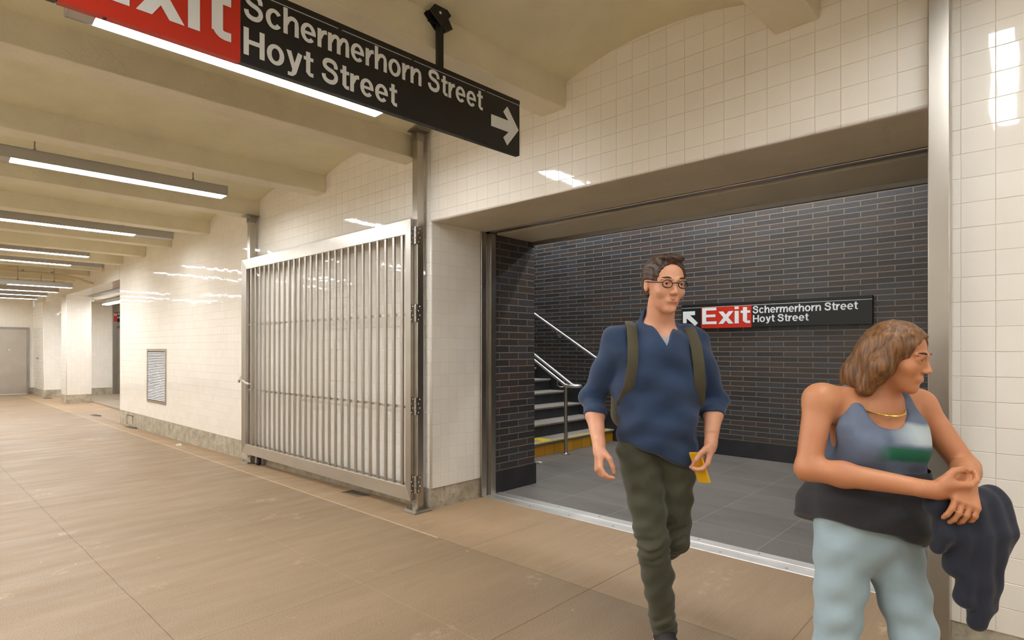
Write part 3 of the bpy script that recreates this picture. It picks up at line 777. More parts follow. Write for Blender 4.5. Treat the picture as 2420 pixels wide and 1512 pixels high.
MB().box(-3.474, -3.446, -0.186, -0.168, 0.945, 0.985).build('padlock', M['steel'], t, 0.005)

# ------------------------------------------------------------------ wall grille, drains, plate
g = thing('wall_vent', 'tall metal louvred vent set low in the white tiled wall past the gate', 'vent', (-7.25, 0.0, 0.9))
MB().box(-0.50, 0.50, -0.012, 0.01, 0.415, 0.46).box(-0.50, 0.50, -0.012, 0.01, -0.46, -0.415).box(-0.50, -0.455, -0.012, 0.01, -0.415, 0.415).box(0.455, 0.50, -0.012, 0.01, -0.415, 0.415).build('frame', M['steel'], g, 0.002)
MB().box(-0.46, 0.46, -0.0015, 0.005, -0.42, 0.42).build('backing', M['grate'], g)
z = -0.405
k = 0
while z < 0.41:
    sl = MB().add([(-0.455, -0.010, z), (0.455, -0.010, z), (0.455, -0.002, z + 0.010), (-0.455, -0.002, z + 0.010), (-0.455, -0.010, z + 0.003), (0.455, -0.010, z + 0.003), (0.455, -0.002, z + 0.013), (-0.455, -0.002, z + 0.013)],
                  [(0, 3, 2, 1), (4, 5, 6, 7), (0, 1, 5, 4), (1, 2, 6, 5), (2, 3, 7, 6), (3, 0, 4, 7)])
    if k == 0: pr = sl.build('louvre', M['thresh'], g); z00 = z
    else:
        o = pr.copy(); COL.objects.link(o); o.parent = g; o.location = (0, 0, z - z00)
    z += 0.0272; k += 1
def drain(x, y, w, d, label):
    t = thing('floor_drain', label, 'drain', (x, y, 0.0 + zf(x) * (1 + y / 0.42)), 0, 'floor drains in the gutter')
    MB().box(-w / 2, w / 2, -d / 2, d / 2, -0.02, 0.003).build('frame', M['grate'], t)
    s = MB(); n = 9
    for i in range(n):
        q = -w / 2 + 0.015 + (w - 0.03) * i / (n - 1); s.box(q - 0.007, q + 0.007, -d / 2 + 0.01, d / 2 - 0.01, 0.003, 0.009)
    s.build('bars', M['steel_dark'], t)
drain(-0.98, -0.115, 0.30, 0.15, 'dark slotted floor drain on the floor under the gate')
drain(-8.35, -0.13, 0.36, 0.17, 'slotted floor drain beside the corner of the tiled wall')
drain(-11.1, -0.08, 0.34, 0.16, 'slotted floor drain midway to the tiled column')
drain(-16.5, -0.05, 0.40, 0.16, 'slotted floor drain in front of the far tiled pier')
t = MB().box(-8.98, -8.62, -0.006, 0.003, zf(-8.8) + 0.045, 0.105).build('access_plate', M['base'], None, 0.003)
tag(t, 'small square patch set in the concrete base beside the wall corner', 'plate')
o = MB().box(-8.995, -8.975, -0.008, 0.003, zf(-8.8) + 0.03, 0.12).box(-8.975, -8.61, -0.008, 0.003, 0.105, 0.12).build('rim', M['grate'], t)

# conduit and camera
cd = thing('conduit', 'pair of cream painted conduits running below the vault and bending down to the wall', 'conduit', (0, 0, 0))
zc2 = 2.93
path = [(-11.69, -4.9, zc2), (-11.64, -3.0, zc2), (-11.59, -0.75, zc2), (-11.58, -0.5, zc2 - 0.01), (-11.57, -0.3, zc2 - 0.05), (-11.57, -0.15, zc2 - 0.11), (-11.57, -0.01, zc2 - 0.15)]
MB().tube(path, 0.028, 10).build('pipe', M['pipe'], cd, smooth=True)
MB().tube([(-11.79, -4.9, zc2 + 0.03), (-11.74, -1.7, zc2 + 0.03), (-11.74, -1.5, zc2 + 0.05), (-11.74, -1.25, zc2 + 0.14), (-11.74, -1.1, zc2 + 0.24)], 0.022, 10).build('pipe', M['pipe'], cd, smooth=True)
s = MB()
for y in (-0.72, -1.2, -2.0): s.box(-11.64, -11.54, y - 0.015, y + 0.015, zc2 + 0.02, zc2 + 0.05)
s.build('clip', M['steel_dark'], cd)
sm = MB().cyl((-15.7, 0.80, ZH), (-15.7, 0.80, ZH - 0.05), 0.07, 16, 0.05).build('smoke_detector', M['reflector'], None, 0.004)
tag(sm, 'small white ceiling detector in the far passage past the column', 'detector')
bx = MB().box(-15.02, -14.98, -0.565, -0.53, 2.42, 2.58).cyl((-15.0, -0.548, 2.58), (-15.0, -0.548, 3.2), 0.008).build('hanging_box', M['steel_dark'])
tag(bx, 'small grey box hanging edge-on near the far tiled pier', 'box')
kn = MB().box(-17.86, -17.80, -0.075, -0.058, 1.06, 1.12).cyl((-17.83, -0.07, 1.09), (-17.83, -0.11, 1.09), 0.02).build('wall_valve', M['steel'], None, 0.003)
tag(kn, 'tiny metal fitting on the side of the far tiled pier', 'fitting')

# ------------------------------------------------------------------ stairs
st = thing('staircase', 'black stone staircase with grey treads rising behind the dark brick pillar', 'stairs', (0, 0, 0))
RISE, RUN, SX = 0.1755, 0.30, -0.90
for i in range(9):
    x = SX - RUN * i; z = RISE * i
    if i == 0:
        MB().box(x - RUN, x, 1.36, 4.17, 0.0, RISE - 0.035).build('riser', M['yellow_tile'], st)['label'] = 'yellow tiled bottom riser'
    else:
        MB().box(x - RUN, x, 1.36, 4.17, z - 0.02, z + RISE - 0.035).build('riser', M['stone'], st)
    MB().prism([(z + RISE - 0.038, x + 0.008), (z + RISE - 0.012, x + 0.03), (z + RISE, x + 0.024), (z + RISE, x - RUN), (z + RISE - 0.038, x - RUN)], 'y', 1.36, 4.17).build('tread', M['tread'], st, 0.004)
zt = RISE + 0.0008
o = MB().box(SX - 0.035, SX + 0.0, 1.37, 4.13, zt - 0.003, zt + 0.0008).box(SX - 0.28, SX - 0.02, 4.10, 4.13, zt - 0.003, zt + 0.0008).build('marking', M['yellow_paint'], st)
MB().box(SX - 0.28, SX - 0.02, 2.60, 2.78, zt - 0.003, zt + 0.0010).build('marking', M['yellow_paint'], st)
# handrails
RR = 0.019
hx0, hz0, sl = -0.70, 0.885, 0.60
rl = thing('stair_handrail', 'double steel handrail on a post in the middle of the stairs', 'handrail', (-0.752, 2.845, 0.0))
ox, oy = -0.752, 2.845
def lp(x, y, z): return (x - ox, y - oy, z)
def railpath(y):
    return [lp(hx0 - 2.6, y, hz0 + 2.6 * sl), lp(hx0 - 0.05, y, hz0 + 0.03), lp(hx0 - 0.02, y, hz0 + 0.010), lp(hx0 + 0.02, y, hz0), lp(hx0 + 0.09, y, hz0)]
lo, hi = railpath(2.785), railpath(2.925)
loop = [lp(hx0 + 0.09 + 0.07 * math.sin(a), 2.855 - 0.07 * math.cos(a), hz0) for a in [PI * q / 8 for q in range(1, 8)]]
MB().tube(lo + loop + hi[::-1], RR, 12).build('rail', M['thresh'], rl, smooth=True)
pz = hz0 + 0.03
MB().cyl((0, 0, 0.0), (0, 0, pz), 0.024, 16).build('post', M['steel'], rl, smooth=True)
MB().lathe([(0.062, 0), (0.062, 0.004), (0.03, 0.012), (0.024, 0.02)], (0, 0, 0), n=20).build('flange', M['steel'], rl, smooth=True)
sb = MB()
for y in (2.785, 2.925): sb.tube([lp(ox - 0.0, 2.845, pz - 0.04), lp(ox - 0.06, (2.845 + y) / 2, pz - 0.05), lp(ox - 0.09, y, pz - 0.03), lp(ox - 0.09, y, hz0 + 0.02 + 0.085)], 0.007, 8)
sb.build('bracket', M['steel'], rl, smooth=True)
wr = thing('wall_handrail', 'single steel handrail fixed along the dark brick wall beside the stairs', 'handrail', (-1.0, 4.12, 1.13))
MB().tube([(-3.2, 0, 0.585 * 3.2), (0.0, 0, 0.0), (0.10, 0, -0.058)], RR, 12).build('rail', M['thresh'], wr, smooth=True)
for bx_ in (-0.905, -2.6):
    MB().lathe([(0.045, 0), (0.045, -0.006), (0.02, -0.012)], (bx_, 0.078, -0.585 * bx_ - 0.085), (0, 1, 0), 16).tube([(bx_, 0.07, -0.585 * bx_ - 0.085), (bx_, 0.02, -0.585 * bx_ - 0.085), (bx_, 0.0, -0.585 * bx_ - 0.02)], 0.008, 8).build('bracket', M['steel'], wr, smooth=True)

# ------------------------------------------------------------------ litter
def scrap(loc, r, label, seed):
    rnd = random.Random(seed); b = MB()
    n = 9; top = []; 
    for i in range(n):
        a = 2 * PI * i / n; q = r * rnd.uniform(0.5, 1.1)
        top.append((q * math.cos(a), q * 0.6 * math.sin(a), rnd.uniform(0.001, r * 0.5)))
    b.v = top + [(0, 0, r * 0.45)] + [(x * 0.9, y * 0.9, 0.0) for x, y, z in top]
    b.f = [(i, (i + 1) % n, n) for i in range(n)] + [(n + 1 + (i + 1) % n, n + 1 + i, i, (i + 1) % n) for i in range(n)][0:0]
    b.f += [(n + 1 + i, n + 1 + (i + 1) % n, (i + 1) % n, i) for i in range(n)] + [tuple(n + 1 + i for i in range(n - 1, -1, -1))]
    o = b.build('paper_scrap', M['paper']); o.location = loc; tag(o, label, 'litter'); return o
scrap((-5.30, -0.27, zf(-5.3) * 0.36), 0.07, 'crumpled white paper scrap on the tan floor by the tiled wall', 1)
scrap((-0.62, 2.15, 0.0), 0.05, 'white paper scrap on the dark paving beside the brick pillar', 2)

# ------------------------------------------------------------------ people: smooth-blended volumes turned into one skin each
class Vol:
    def __init__(s, lo, hi, h):
        s.lo = np.array(lo, np.float32); s.h = h
        s.n = [int(math.ceil((hi[i] - lo[i]) / h)) + 1 for i in range(3)]
        s.D = np.full(s.n, 0.08, np.float32)
    def sub(s, lo, hi):
        a = [max(0, int(math.floor((lo[i] - s.lo[i]) / s.h))) for i in range(3)]
        b = [min(s.n[i], int(math.ceil((hi[i] - s.lo[i]) / s.h)) + 1) for i in range(3)]
        if any(b[i] <= a[i] for i in range(3)): return None, None
        g = np.meshgrid(*[s.lo[i] + s.h * np.arange(a[i], b[i], dtype=np.float32) for i in range(3)], indexing='ij', sparse=True)
        return tuple(slice(a[i], b[i]) for i in range(3)), g
    def put(s, sl, d, k, mode):
        D = s.D[sl]
        if mode == 'add':
            if k > 0:
                h = np.clip(0.5 + 0.5 * (D - d) / k, 0, 1); s.D[sl] = D + (d - D) * h - k * h * (1 - h)
            else: s.D[sl] = np.minimum(D, d)
        elif mode == 'cut':
            d = -d
            if k > 0:
                h = np.clip(0.5 - 0.5 * (D - d) / k, 0, 1); s.D[sl] = D + (d - D) * h + k * h * (1 - h)
            else: s.D[sl] = np.maximum(D, d)
    def cap(s, a, b, ra, rb, k=0.02, mode='add', m=0.05):
        a = np.array(a, np.float32); b = np.array(b, np.float32); R = max(ra, rb) + m
        sl, g = s.sub(np.minimum(a, b) - R, np.maximum(a, b) + R)
        if sl is None: return s
        d = b - a; L = float(d @ d) + 1e-9
        t = np.clip(((g[0] - a[0]) * d[0] + (g[1] - a[1]) * d[1] + (g[2] - a[2]) * d[2]) / L, 0, 1)
        dist = np.sqrt((g[0] - a[0] - t * d[0]) ** 2 + (g[1] - a[1] - t * d[1]) ** 2 + (g[2] - a[2] - t * d[2]) ** 2) - (ra + (rb - ra) * t)
        s.put(sl, dist, k, mode); return s
    def chain(s, pts, rad, k=0.02):
        for i in range(len(pts) - 1): s.cap(pts[i], pts[i + 1], rad[i], rad[i + 1], k)
        return s
    def ell(s, c, r, k=0.02, rot=None, mode='add', m=0.05):
        c = np.array(c, np.float32); R = max(r) + m
        sl, g = s.sub(c - R, c + R)
        if sl is None: return s
        q = [g[i] - c[i] for i in range(3)]
        if rot is not None:
            A = np.array(rot.to_3x3().transposed(), np.float32)
            q = [A[i, 0] * q[0] + A[i, 1] * q[1] + A[i, 2] * q[2] for i in range(3)]
        k0 = np.sqrt((q[0] / r[0]) ** 2 + (q[1] / r[1]) ** 2 + (q[2] / r[2]) ** 2)
        k1 = np.sqrt((q[0] / r[0] ** 2) ** 2 + (q[1] / r[1] ** 2) ** 2 + (q[2] / r[2] ** 2) ** 2)
        s.put(sl, k0 * (k0 - 1.0) / np.maximum(k1, 1e-6), k, mode); return s
    def half(s, p, nrm, k=0.0):
        """cut away everything on the side nrm points to"""
        sl, g = s.sub(s.lo, s.lo + s.h * np.array(s.n))
        d = -((g[0] - p[0]) * nrm[0] + (g[1] - p[1]) * nrm[1] + (g[2] - p[2]) * nrm[2])
        s.put(sl, d, k, 'cut'); return s
    def field(s, fn, lo, hi):
        sl, g = s.sub(lo, hi)
        if sl is not None: s.D[sl] = s.D[sl] + fn(g[0], g[1], g[2])
        return s
    def wedge(s, cx, zv, slope, ymax):
        """V-shaped notch with its point at height zv, open to the top, in front of ymax"""
        sl, g = s.sub(s.lo, s.lo + s.h * np.array(s.n))
        c = 1.0 / math.sqrt(1 + slope * slope)
        d = np.maximum((np.abs(g[0] - cx) - slope * (g[2] - zv)) * c, g[1] - ymax)
        s.put(sl, d, 0.004, 'cut'); return s
    def copy(s):
        c = Vol.__new__(Vol); c.lo = s.lo; c.h = s.h; c.n = s.n; c.D = s.D.copy(); return c
    def mesh(s, name, mat, parent, relax=2):
        D = s.D
        ins = D < 0
        nx, ny, nz = s.n
        cnt = np.zeros((nx - 1, ny - 1, nz - 1), np.int8)
        offs = [(i, j, k) for i in (0, 1) for j in (0, 1) for k in (0, 1)]
        for i, j, k in offs: cnt += ins[i:nx - 1 + i, j:ny - 1 + j, k:nz - 1 + k]
        act = (cnt > 0) & (cnt < 8)
        idx = np.argwhere(act)
        vid = np.full(act.shape, -1, np.int64); vid[act] = np.arange(len(idx))
        cv = {o: D[idx[:, 0] + o[0], idx[:, 1] + o[1], idx[:, 2] + o[2]] for o in offs}
        acc = np.zeros((len(idx), 3)); num = np.zeros(len(idx))
        for o in offs:
            for ax in range(3):
                if o[ax] == 1: continue
                p = list(o); p[ax] = 1; p = tuple(p)
                a, b = cv[o], cv[p]; m = (a < 0) != (b < 0)
                t = np.where(m, a / np.where(m, a - b, 1), 0)
                e = np.zeros((len(idx), 3)); e[:] = o; e[:, ax] = t
                acc[m] += e[m]; num[m] += 1
        V = (idx + acc / np.maximum(num, 1)[:, None]) * s.h + s.lo
        F = []
        for ax in range(3):
            u, v = (ax + 1) % 3, (ax + 2) % 3
            sa = [slice(None)] * 3; sb = [slice(None)] * 3
            sa[ax] = slice(0, -1); sb[ax] = slice(1, None)
            A = ins[tuple(sa)]; B = ins[tuple(sb)]
            e = np.argwhere(A != B)
            ok = (e[:, u] > 0) & (e[:, v] > 0) & (e[:, u] < s.n[u] - 1) & (e[:, v] < s.n[v] - 1)
            e = e[ok]
            fl = A[e[:, 0], e[:, 1], e[:, 2]]
            def cell(du, dv):
                c = e.copy(); c[:, u] -= du; c[:, v] -= dv; return vid[c[:, 0], c[:, 1], c[:, 2]]
            q = np.stack([cell(1, 1), cell(0, 1), cell(0, 0), cell(1, 0)], 1)
            q[~fl] = q[~fl][:, ::-1]
            F.append(q)
        F = np.concatenate(F)
        F = F[(F >= 0).all(1)]
        for _ in range(relax):      # a little smoothing, then half of it taken back
            for lam in (0.5, -0.34):
                sm = np.zeros_like(V); c = np.zeros(len(V))
                for a, b in ((0, 1), (1, 2), (2, 3), (3, 0)):
                    np.add.at(sm, F[:, a], V[F[:, b]]); np.add.at(sm, F[:, b], V[F[:, a]])
                    np.add.at(c, F[:, a], 1); np.add.at(c, F[:, b], 1)
                V = V + lam * (sm / np.maximum(c, 1)[:, None] - V)
        me = bpy.data.meshes.new(name)
        me.vertices.add(len(V)); me.vertices.foreach_set('co', V.astype(np.float32).ravel())
        me.loops.add(F.size); me.loops.foreach_set('vertex_index', F.ravel().astype(np.int32))
        me.polygons.add(len(F)); me.polygons.foreach_set('loop_start', np.arange(0, F.size, 4, dtype=np.int32))
        try: me.polygons.foreach_set('loop_total', np.full(len(F), 4, dtype=np.int32))
        except Exception: pass
        me.update(calc_edges=True); me.validate()
        me.polygons.foreach_set('use_smooth', [True] * len(me.polygons))
        me.materials.append(mat)
        o = bpy.data.objects.new(name, me); COL.objects.link(o); o.parent = parent
        return o

def v3(*a): return np.array(a, float)
def nrm(v): v = np.array(v, float); return v / np.linalg.norm(v)

def skin_mat(name, col, red):
    m, nt, b = new_mat(name)
    tc = N(nt, 'ShaderNodeTexCoord').outputs['Object']
    c = mixc(nt, mapr(nt, noise(nt, tc, 14.0, 4), 0.35, 0.7, 0, 0.5), col, red)
    nt.links.new(c, b.inputs['Base Color']); b.inputs['Roughness'].default_value = 0.48
    b.inputs['Subsurface Weight'].default_value = 0.12; b.inputs['Subsurface Radius'].default_value = (0.010, 0.004, 0.002)
    b.inputs['Subsurface Scale'].default_value = 0.6
    return m
def cloth_mat(name, col, weave=350.0, var=0.15, rough=0.85):
    m, nt, b = new_mat(name)
    tc = N(nt, 'ShaderNodeTexCoord').outputs['Object']
    c2 = tuple(c * (1 - var) for c in col[:3]) + (1,)
    nt.links.new(mixc(nt, mapr(nt, noise(nt, tc, 9.0, 4), 0.35, 0.7), col, c2), b.inputs['Base Color'])
    b.inputs['Roughness'].default_value = rough; b.inputs['Sheen Weight'].default_value = 0.15
    nt.links.new(bump(nt, noise(nt, tc, weave, 2), 0.25, 0.002), b.inputs['Normal'])
    return m
def hair_mat(name, col, lite):
    m, nt, b = new_mat(name)
    tc = N(nt, 'ShaderNodeTexCoord').outputs['Object']
    st = noise(nt, scaled(nt, tc, (1, 1, 0.12)), 120.0, 3)
    nt.links.new(mixc(nt, mapr(nt, st, 0.35, 0.7), col, lite), b.inputs['Base Color'])
    b.inputs['Roughness'].default_value = 0.45
    nt.links.new(bump(nt, st, 0.6, 0.004), b.inputs['Normal'])
    return m
M['skin_m'] = skin_mat('skin_fair', S(214, 160, 128), S(196, 128, 102))
M['skin_f'] = skin_mat('skin_tan', S(192, 132, 92), S(176, 110, 76))
M['lip'] = plain('lip_skin', S(190, 112, 94), 0.45)
M['brow'] = plain('brow_hair', S(64, 44, 32), 0.7)
M['eye_white'] = plain('eye_white', S(225, 220, 212), 0.2)
M['iris'] = plain('eye_iris', S(52, 38, 28), 0.15)
M['blue_knit'] = cloth_mat('blue_knit', S(36, 58, 90))
M['grey_shirt'] = cloth_mat('pale_grey_cotton', S(170, 184, 196))
M['olive'] = cloth_mat('olive_twill', S(66, 66, 48))
M['denim'] = cloth_mat('pale_denim', S(160, 182, 192), 500.0, 0.12)
def banded_top():
    m, nt, b = new_mat('slate_jersey_with_bands')
    tc = N(nt, 'ShaderNodeTexCoord').outputs['Object']
    sx = N(nt, 'ShaderNodeSeparateXYZ'); nt.links.new(tc, sx.inputs[0])
    z = mathn(nt, 'ADD', sx.outputs[2], mathn(nt, 'MULTIPLY', mathn(nt, 'SUBTRACT', noise(nt, tc, 9.0, 2), 0.5), 0.03))
    z = mathn(nt, 'ADD', z, mathn(nt, 'MULTIPLY', sx.outputs[0], 0.10))
    def band(lo, hi): return mathn(nt, 'MULTIPLY', mapr(nt, z, lo - 0.006, lo + 0.006), mapr(nt, z, hi - 0.006, hi + 0.006, 1.0, 0.0))
    c = mixc(nt, mapr(nt, noise(nt, tc, 9.0, 4), 0.35, 0.7), S(104, 116, 138), S(88, 100, 124))
    c = mixc(nt, mathn(nt, 'MULTIPLY', band(1.075, 1.135), mapr(nt, sx.outputs[0], 0.0, 0.08)), c, S(172, 186, 190))
    c = mixc(nt, mathn(nt, 'MULTIPLY', band(1.02, 1.065), mapr(nt, sx.outputs[0], -0.06, 0.0)), c, S(30, 100, 76))
    nt.links.new(c, b.inputs['Base Color']); b.inputs['Roughness'].default_value = 0.85
    nt.links.new(bump(nt, noise(nt, tc, 350.0, 2), 0.25, 0.002), b.inputs['Normal'])
    return m
M['top_blue'] = banded_top()
M['navy'] = cloth_mat('navy_cotton', S(30, 36, 52))
M['charcoal'] = cloth_mat('charcoal_cotton', S(42, 42, 48))
M['pack'] = cloth_mat('olive_canvas', S(78, 72, 52))
M['hair_m'] = hair_mat('dark_brown_hair', S(46, 33, 25), S(88, 62, 44))
M['hair_f'] = hair_mat('brown_hair', S(78, 52, 28), S(140, 96, 54))
M['gold'] = plain('gold', S(226, 186, 90), 0.25, 1.0)
M['shoe'] = plain('dark_suede', S(44, 38, 40), 0.8, var=0.15)
M['sole'] = plain('white_rubber', S(228, 226, 220), 0.6)
M['phone_y'] = plain('yellow_case', S(232, 180, 30), 0.45)
M['phone_b'] = plain('blue_screen_edge', S(70, 88, 140), 0.3)
M['glass_frame'] = plain('dark_spectacle_frame', S(30, 24, 22), 0.35)

def face(body, c, f, up, s, mat_parent, kin, female=False):
    """head sculpted into the body volume; c head centre, f facing, up; s = half the head height"""
    f = nrm(f); up = nrm(np.array(up) - f * np.dot(up, f)); r = np.cross(f, up)
    R = Matrix(((r[0], f[0], up[0]), (r[1], f[1], up[1]), (r[2], f[2], up[2]))).to_4x4()
    def P(x, y, z): return c + (r * x + f * y + up * z) * s
    B = body
    B.ell(P(0, -0.10, 0.30), (0.64 * s, 0.78 * s, 0.70 * s), 0.01, R)              # skull
    B.ell(P(0, 0.12, -0.10), (0.53 * s, 0.60 * s, 0.62 * s), 0.02, R)              # face
    B.ell(P(0, 0.22, -0.55), (0.38 * s, 0.44 * s, 0.36 * s), 0.022, R)             # jaw
    B.ell(P(0, 0.50, -0.80), (0.20 * s, 0.17 * s, 0.15 * s), 0.018, R)             # chin
    for q in (-1, 1):
        B.ell(P(0.34 * q, 0.45, -0.20), (0.18 * s, 0.18 * s, 0.18 * s), 0.02, R)   # cheek
        B.ell(P(0.27 * q, 0.74, 0.06), (0.17 * s, 0.12 * s, 0.10 * s), 0.012, R, 'cut')  # eye socket
        B.cap(P(0.12 * q, 0.72, 0.21), P(0.42 * q, 0.60, 0.20), 0.05 * s, 0.045 * s, 0.012)   # brow ridge
        B.ell(P(0.27 * q, 0.585, 0.055), (0.13 * s, 0.11 * s, 0.105 * s), 0.004, R)  # lid
        B.ell(P(0.62 * q, -0.10, 0.0), (0.07 * s, 0.15 * s, 0.24 * s), 0.006, R)   # ear
        B.ell(P(0.69 * q, -0.07, 0.02), (0.03 * s, 0.08 * s, 0.13 * s), 0.004, R, 'cut')
        B.ell(P(0.085 * q, 0.755, -0.265), (0.058 * s, 0.075 * s, 0.05 * s), 0.007, R)  # nostril wing
    B.cap(P(0, 0.67, 0.14), P(0, 0.85, -0.22), 0.040 * s, 0.068 * s, 0.014)          # nose
    B.cap(P(-0.13, 0.655, -0.50), P(0.13, 0.655, -0.50), 0.060 * s, 0.060 * s, 0.014)  # mouth mound
    for q in (-1, 1):      # eyelids
        B.chain([P(0.15 * q, 0.665, 0.075), P(0.22 * q, 0.696, 0.132), P(0.31 * q, 0.686, 0.135), P(0.40 * q, 0.615, 0.080)], [0.020 * s, 0.027 * s, 0.027 * s, 0.020 * s], 0.004)
        B.chain([P(0.16 * q, 0.660, 0.040), P(0.24 * q, 0.684, -0.026), P(0.32 * q, 0.668, -0.024), P(0.40 * q, 0.612, 0.045)], [0.016 * s, 0.020 * s, 0.020 * s, 0.016 * s], 0.004)
    def sm(pts): 
        P_ = [Vector(p) for p in pts]; P_ = [P_[0] * 2 - P_[1]] + P_ + [P_[-1] * 2 - P_[-2]]; out = []
        for i in range(1, len(P_) - 2):
            for j in range(5):
                t = j / 5; a_, b_, c_, d_ = P_[i - 1], P_[i], P_[i + 1], P_[i + 2]
                out.append(0.5 * (2 * b_ + (c_ - a_) * t + (2 * a_ - 5 * b_ + 4 * c_ - d_) * t * t + (3 * b_ - a_ - 3 * c_ + d_) * t ** 3))
        return out + [P_[-2]]
    def taper(n, r, e=0.35): return [s * r * (e + (1 - e) * math.sin(PI * i / (n - 1)) ** 0.6) for i in range(n)]
    for q in (-1, 1):
        e = MB().lathe([(0.0001, -0.10 * s), (0.07 * s, -0.07 * s), (0.098 * s, 0), (0.07 * s, 0.07 * s), (0.0001, 0.098 * s)], P(0.27 * q, 0.598, 0.058), f, 16).build('eye', M['eye_white'], mat_parent, smooth=True)
        MB().lathe([(0.050 * s, 0.0), (0.042 * s, 0.012 * s), (0.0001, 0.016 * s)], P(0.27 * q, 0.684, 0.058), f, 14).build('iris', M['iris'], e, smooth=True)
        bp_ = sm([P(0.12 * q, 0.742, 0.225), P(0.26 * q, 0.735, 0.262), P(0.44 * q, 0.595, 0.235)])
        MB().tube(bp_, taper(len(bp_), 0.026), 8).build('eyebrow', M['brow'], mat_parent, smooth=True)
    lp_ = sm([P(-0.17, 0.648, -0.495), P(-0.07, 0.704, -0.470), P(0, 0.710, -0.480), P(0.07, 0.704, -0.470), P(0.17, 0.648, -0.495)])
    MB().tube(lp_, taper(len(lp_), 0.030, 0.2), 10).build('upper_lip', M['lip'], mat_parent, smooth=True)
    lp_ = sm([P(-0.16, 0.645, -0.505), P(-0.06, 0.692, -0.540), P(0.06, 0.692, -0.540), P(0.16, 0.645, -0.505)])
    MB().tube(lp_, taper(len(lp_), 0.040, 0.2), 10).build('lower_lip', M['lip'], mat_parent, smooth=True)
    return P, R

def hand(B, w, d, palm, s=1.0, curl=0.5, thumb_out=0.9, spread=0.10, grip=None):
    """w wrist, d along the hand, palm = normal the palm faces; thumb leaves the side of the palm"""
    d = nrm(d); palm = nrm(np.array(palm) - d * np.dot(palm, d)); side = np.cross(d, palm)   # side points to the thumb
    side = side * thumb_out / abs(thumb_out)
    def P(x, y, z): return w + (d * x + side * y + palm * z) * s
    B.cap(P(-0.03, 0, 0), P(0.02, 0, 0), 0.024 * s, 0.025 * s, 0.012)
    for y in (-0.030, -0.010, 0.010, 0.030):
        B.cap(P(0.015, y * 0.7, 0), P(0.088, y, 0.003), 0.0145 * s, 0.0120 * s, 0.010)
    B.ell(P(0.035, 0.020, 0.012), (0.026 * s, 0.022 * s, 0.018 * s), 0.012)
    lens = [0.070, 0.080, 0.074, 0.056]
    for i, y in enumerate((0.030, 0.010, -0.010, -0.030)):
        L = lens[i]; a = curl * (0.75 + 0.12 * i)
        p = np.array((0.088, y, 0.003)); ang = 0.25 + a * 0.55
        dy = (y / 0.03) * spread
        prev = p; rr = [0.0096, 0.0090, 0.0082, 0.0072]
        for j, fr in enumerate((0.45, 0.31, 0.24)):
            q = prev + np.array((math.cos(ang) * L * fr, dy * L * fr, math.sin(ang) * L * fr))
            B.cap(P(*prev), P(*q), rr[j] * s, rr[j + 1] * s, 0.003)
            prev = q; ang += a * (0.95 if j == 0 else 0.75)
    t0 = (0.018, 0.026, 0.010); t1 = (0.052, 0.052, 0.026 + 0.01 * curl); t2 = (0.082, 0.056 - 0.012 * curl, 0.040 + 0.012 * curl); t3 = (0.104, 0.048 - 0.02 * curl, 0.050 + 0.012 * curl)
    B.cap(P(*t0), P(*t1), 0.0150 * s, 0.0118 * s, 0.010); B.cap(P(*t1), P(*t2), 0.0108 * s, 0.0100 * s, 0.004); B.cap(P(*t2), P(*t3), 0.0098 * s, 0.0078 * s, 0.004)
    return P

def folds(amp, dirs, seed=0):
    rnd = random.Random(seed)
    W = [(np.array(dv, float), fr, rnd.uniform(0, 6.28), a) for dv, fr, a in dirs]
    def fn(x, y, z):
        r = 0
        for dv, fr, ph, a in W:
            r = r + a * np.sin((x * dv[0] + y * dv[1] + z * dv[2]) * fr + ph + 1.3 * np.sin(x * 11 + ph) + 1.1 * np.sin(z * 9 + 2 * ph) + 0.9 * np.sin(y * 13 + ph))
        return (amp * r).astype(np.float32)
    return fn

# ================================================================== the man in blue
# local axes: x to the right of the picture, -y towards the camera, z up
man = thing('person', 'walking man in a blue v-neck sweater and olive trousers stepping out of the brick passage', 'person', (2.552 - 0.03, -0.715 - 0.02, 0.0), YAW)
Hh = 0.0036
B = Vol((-0.42, -0.36, 0.0), (0.40, 0.42, 1.84), Hh)
Rsh, Lsh = v3(-0.185, 0.02, 1.408), v3(0.180, 0.03, 1.392)          # picture-left / picture-right shoulder
Rel, Lel = v3(-0.285, 0.10, 1.125), v3(0.285, 0.09, 1.115)
Rwr, Lwr = v3(-0.285, -0.10, 0.925), v3(0.200, -0.115, 0.945)
Rhip, Lhip = v3(-0.088, 0.03, 0.90), v3(0.085, 0.03, 0.90)
Rkn, Lkn = v3(-0.045, -0.085, 0.50), v3(0.075, 0.02, 0.49)
Ran, Lan = v3(0.022, -0.02, 0.085), v3(0.072, 0.335, 0.30)
hc = v3(0.008, -0.075, 1.640)
hf = v3(0.20, -0.95, -0.10)
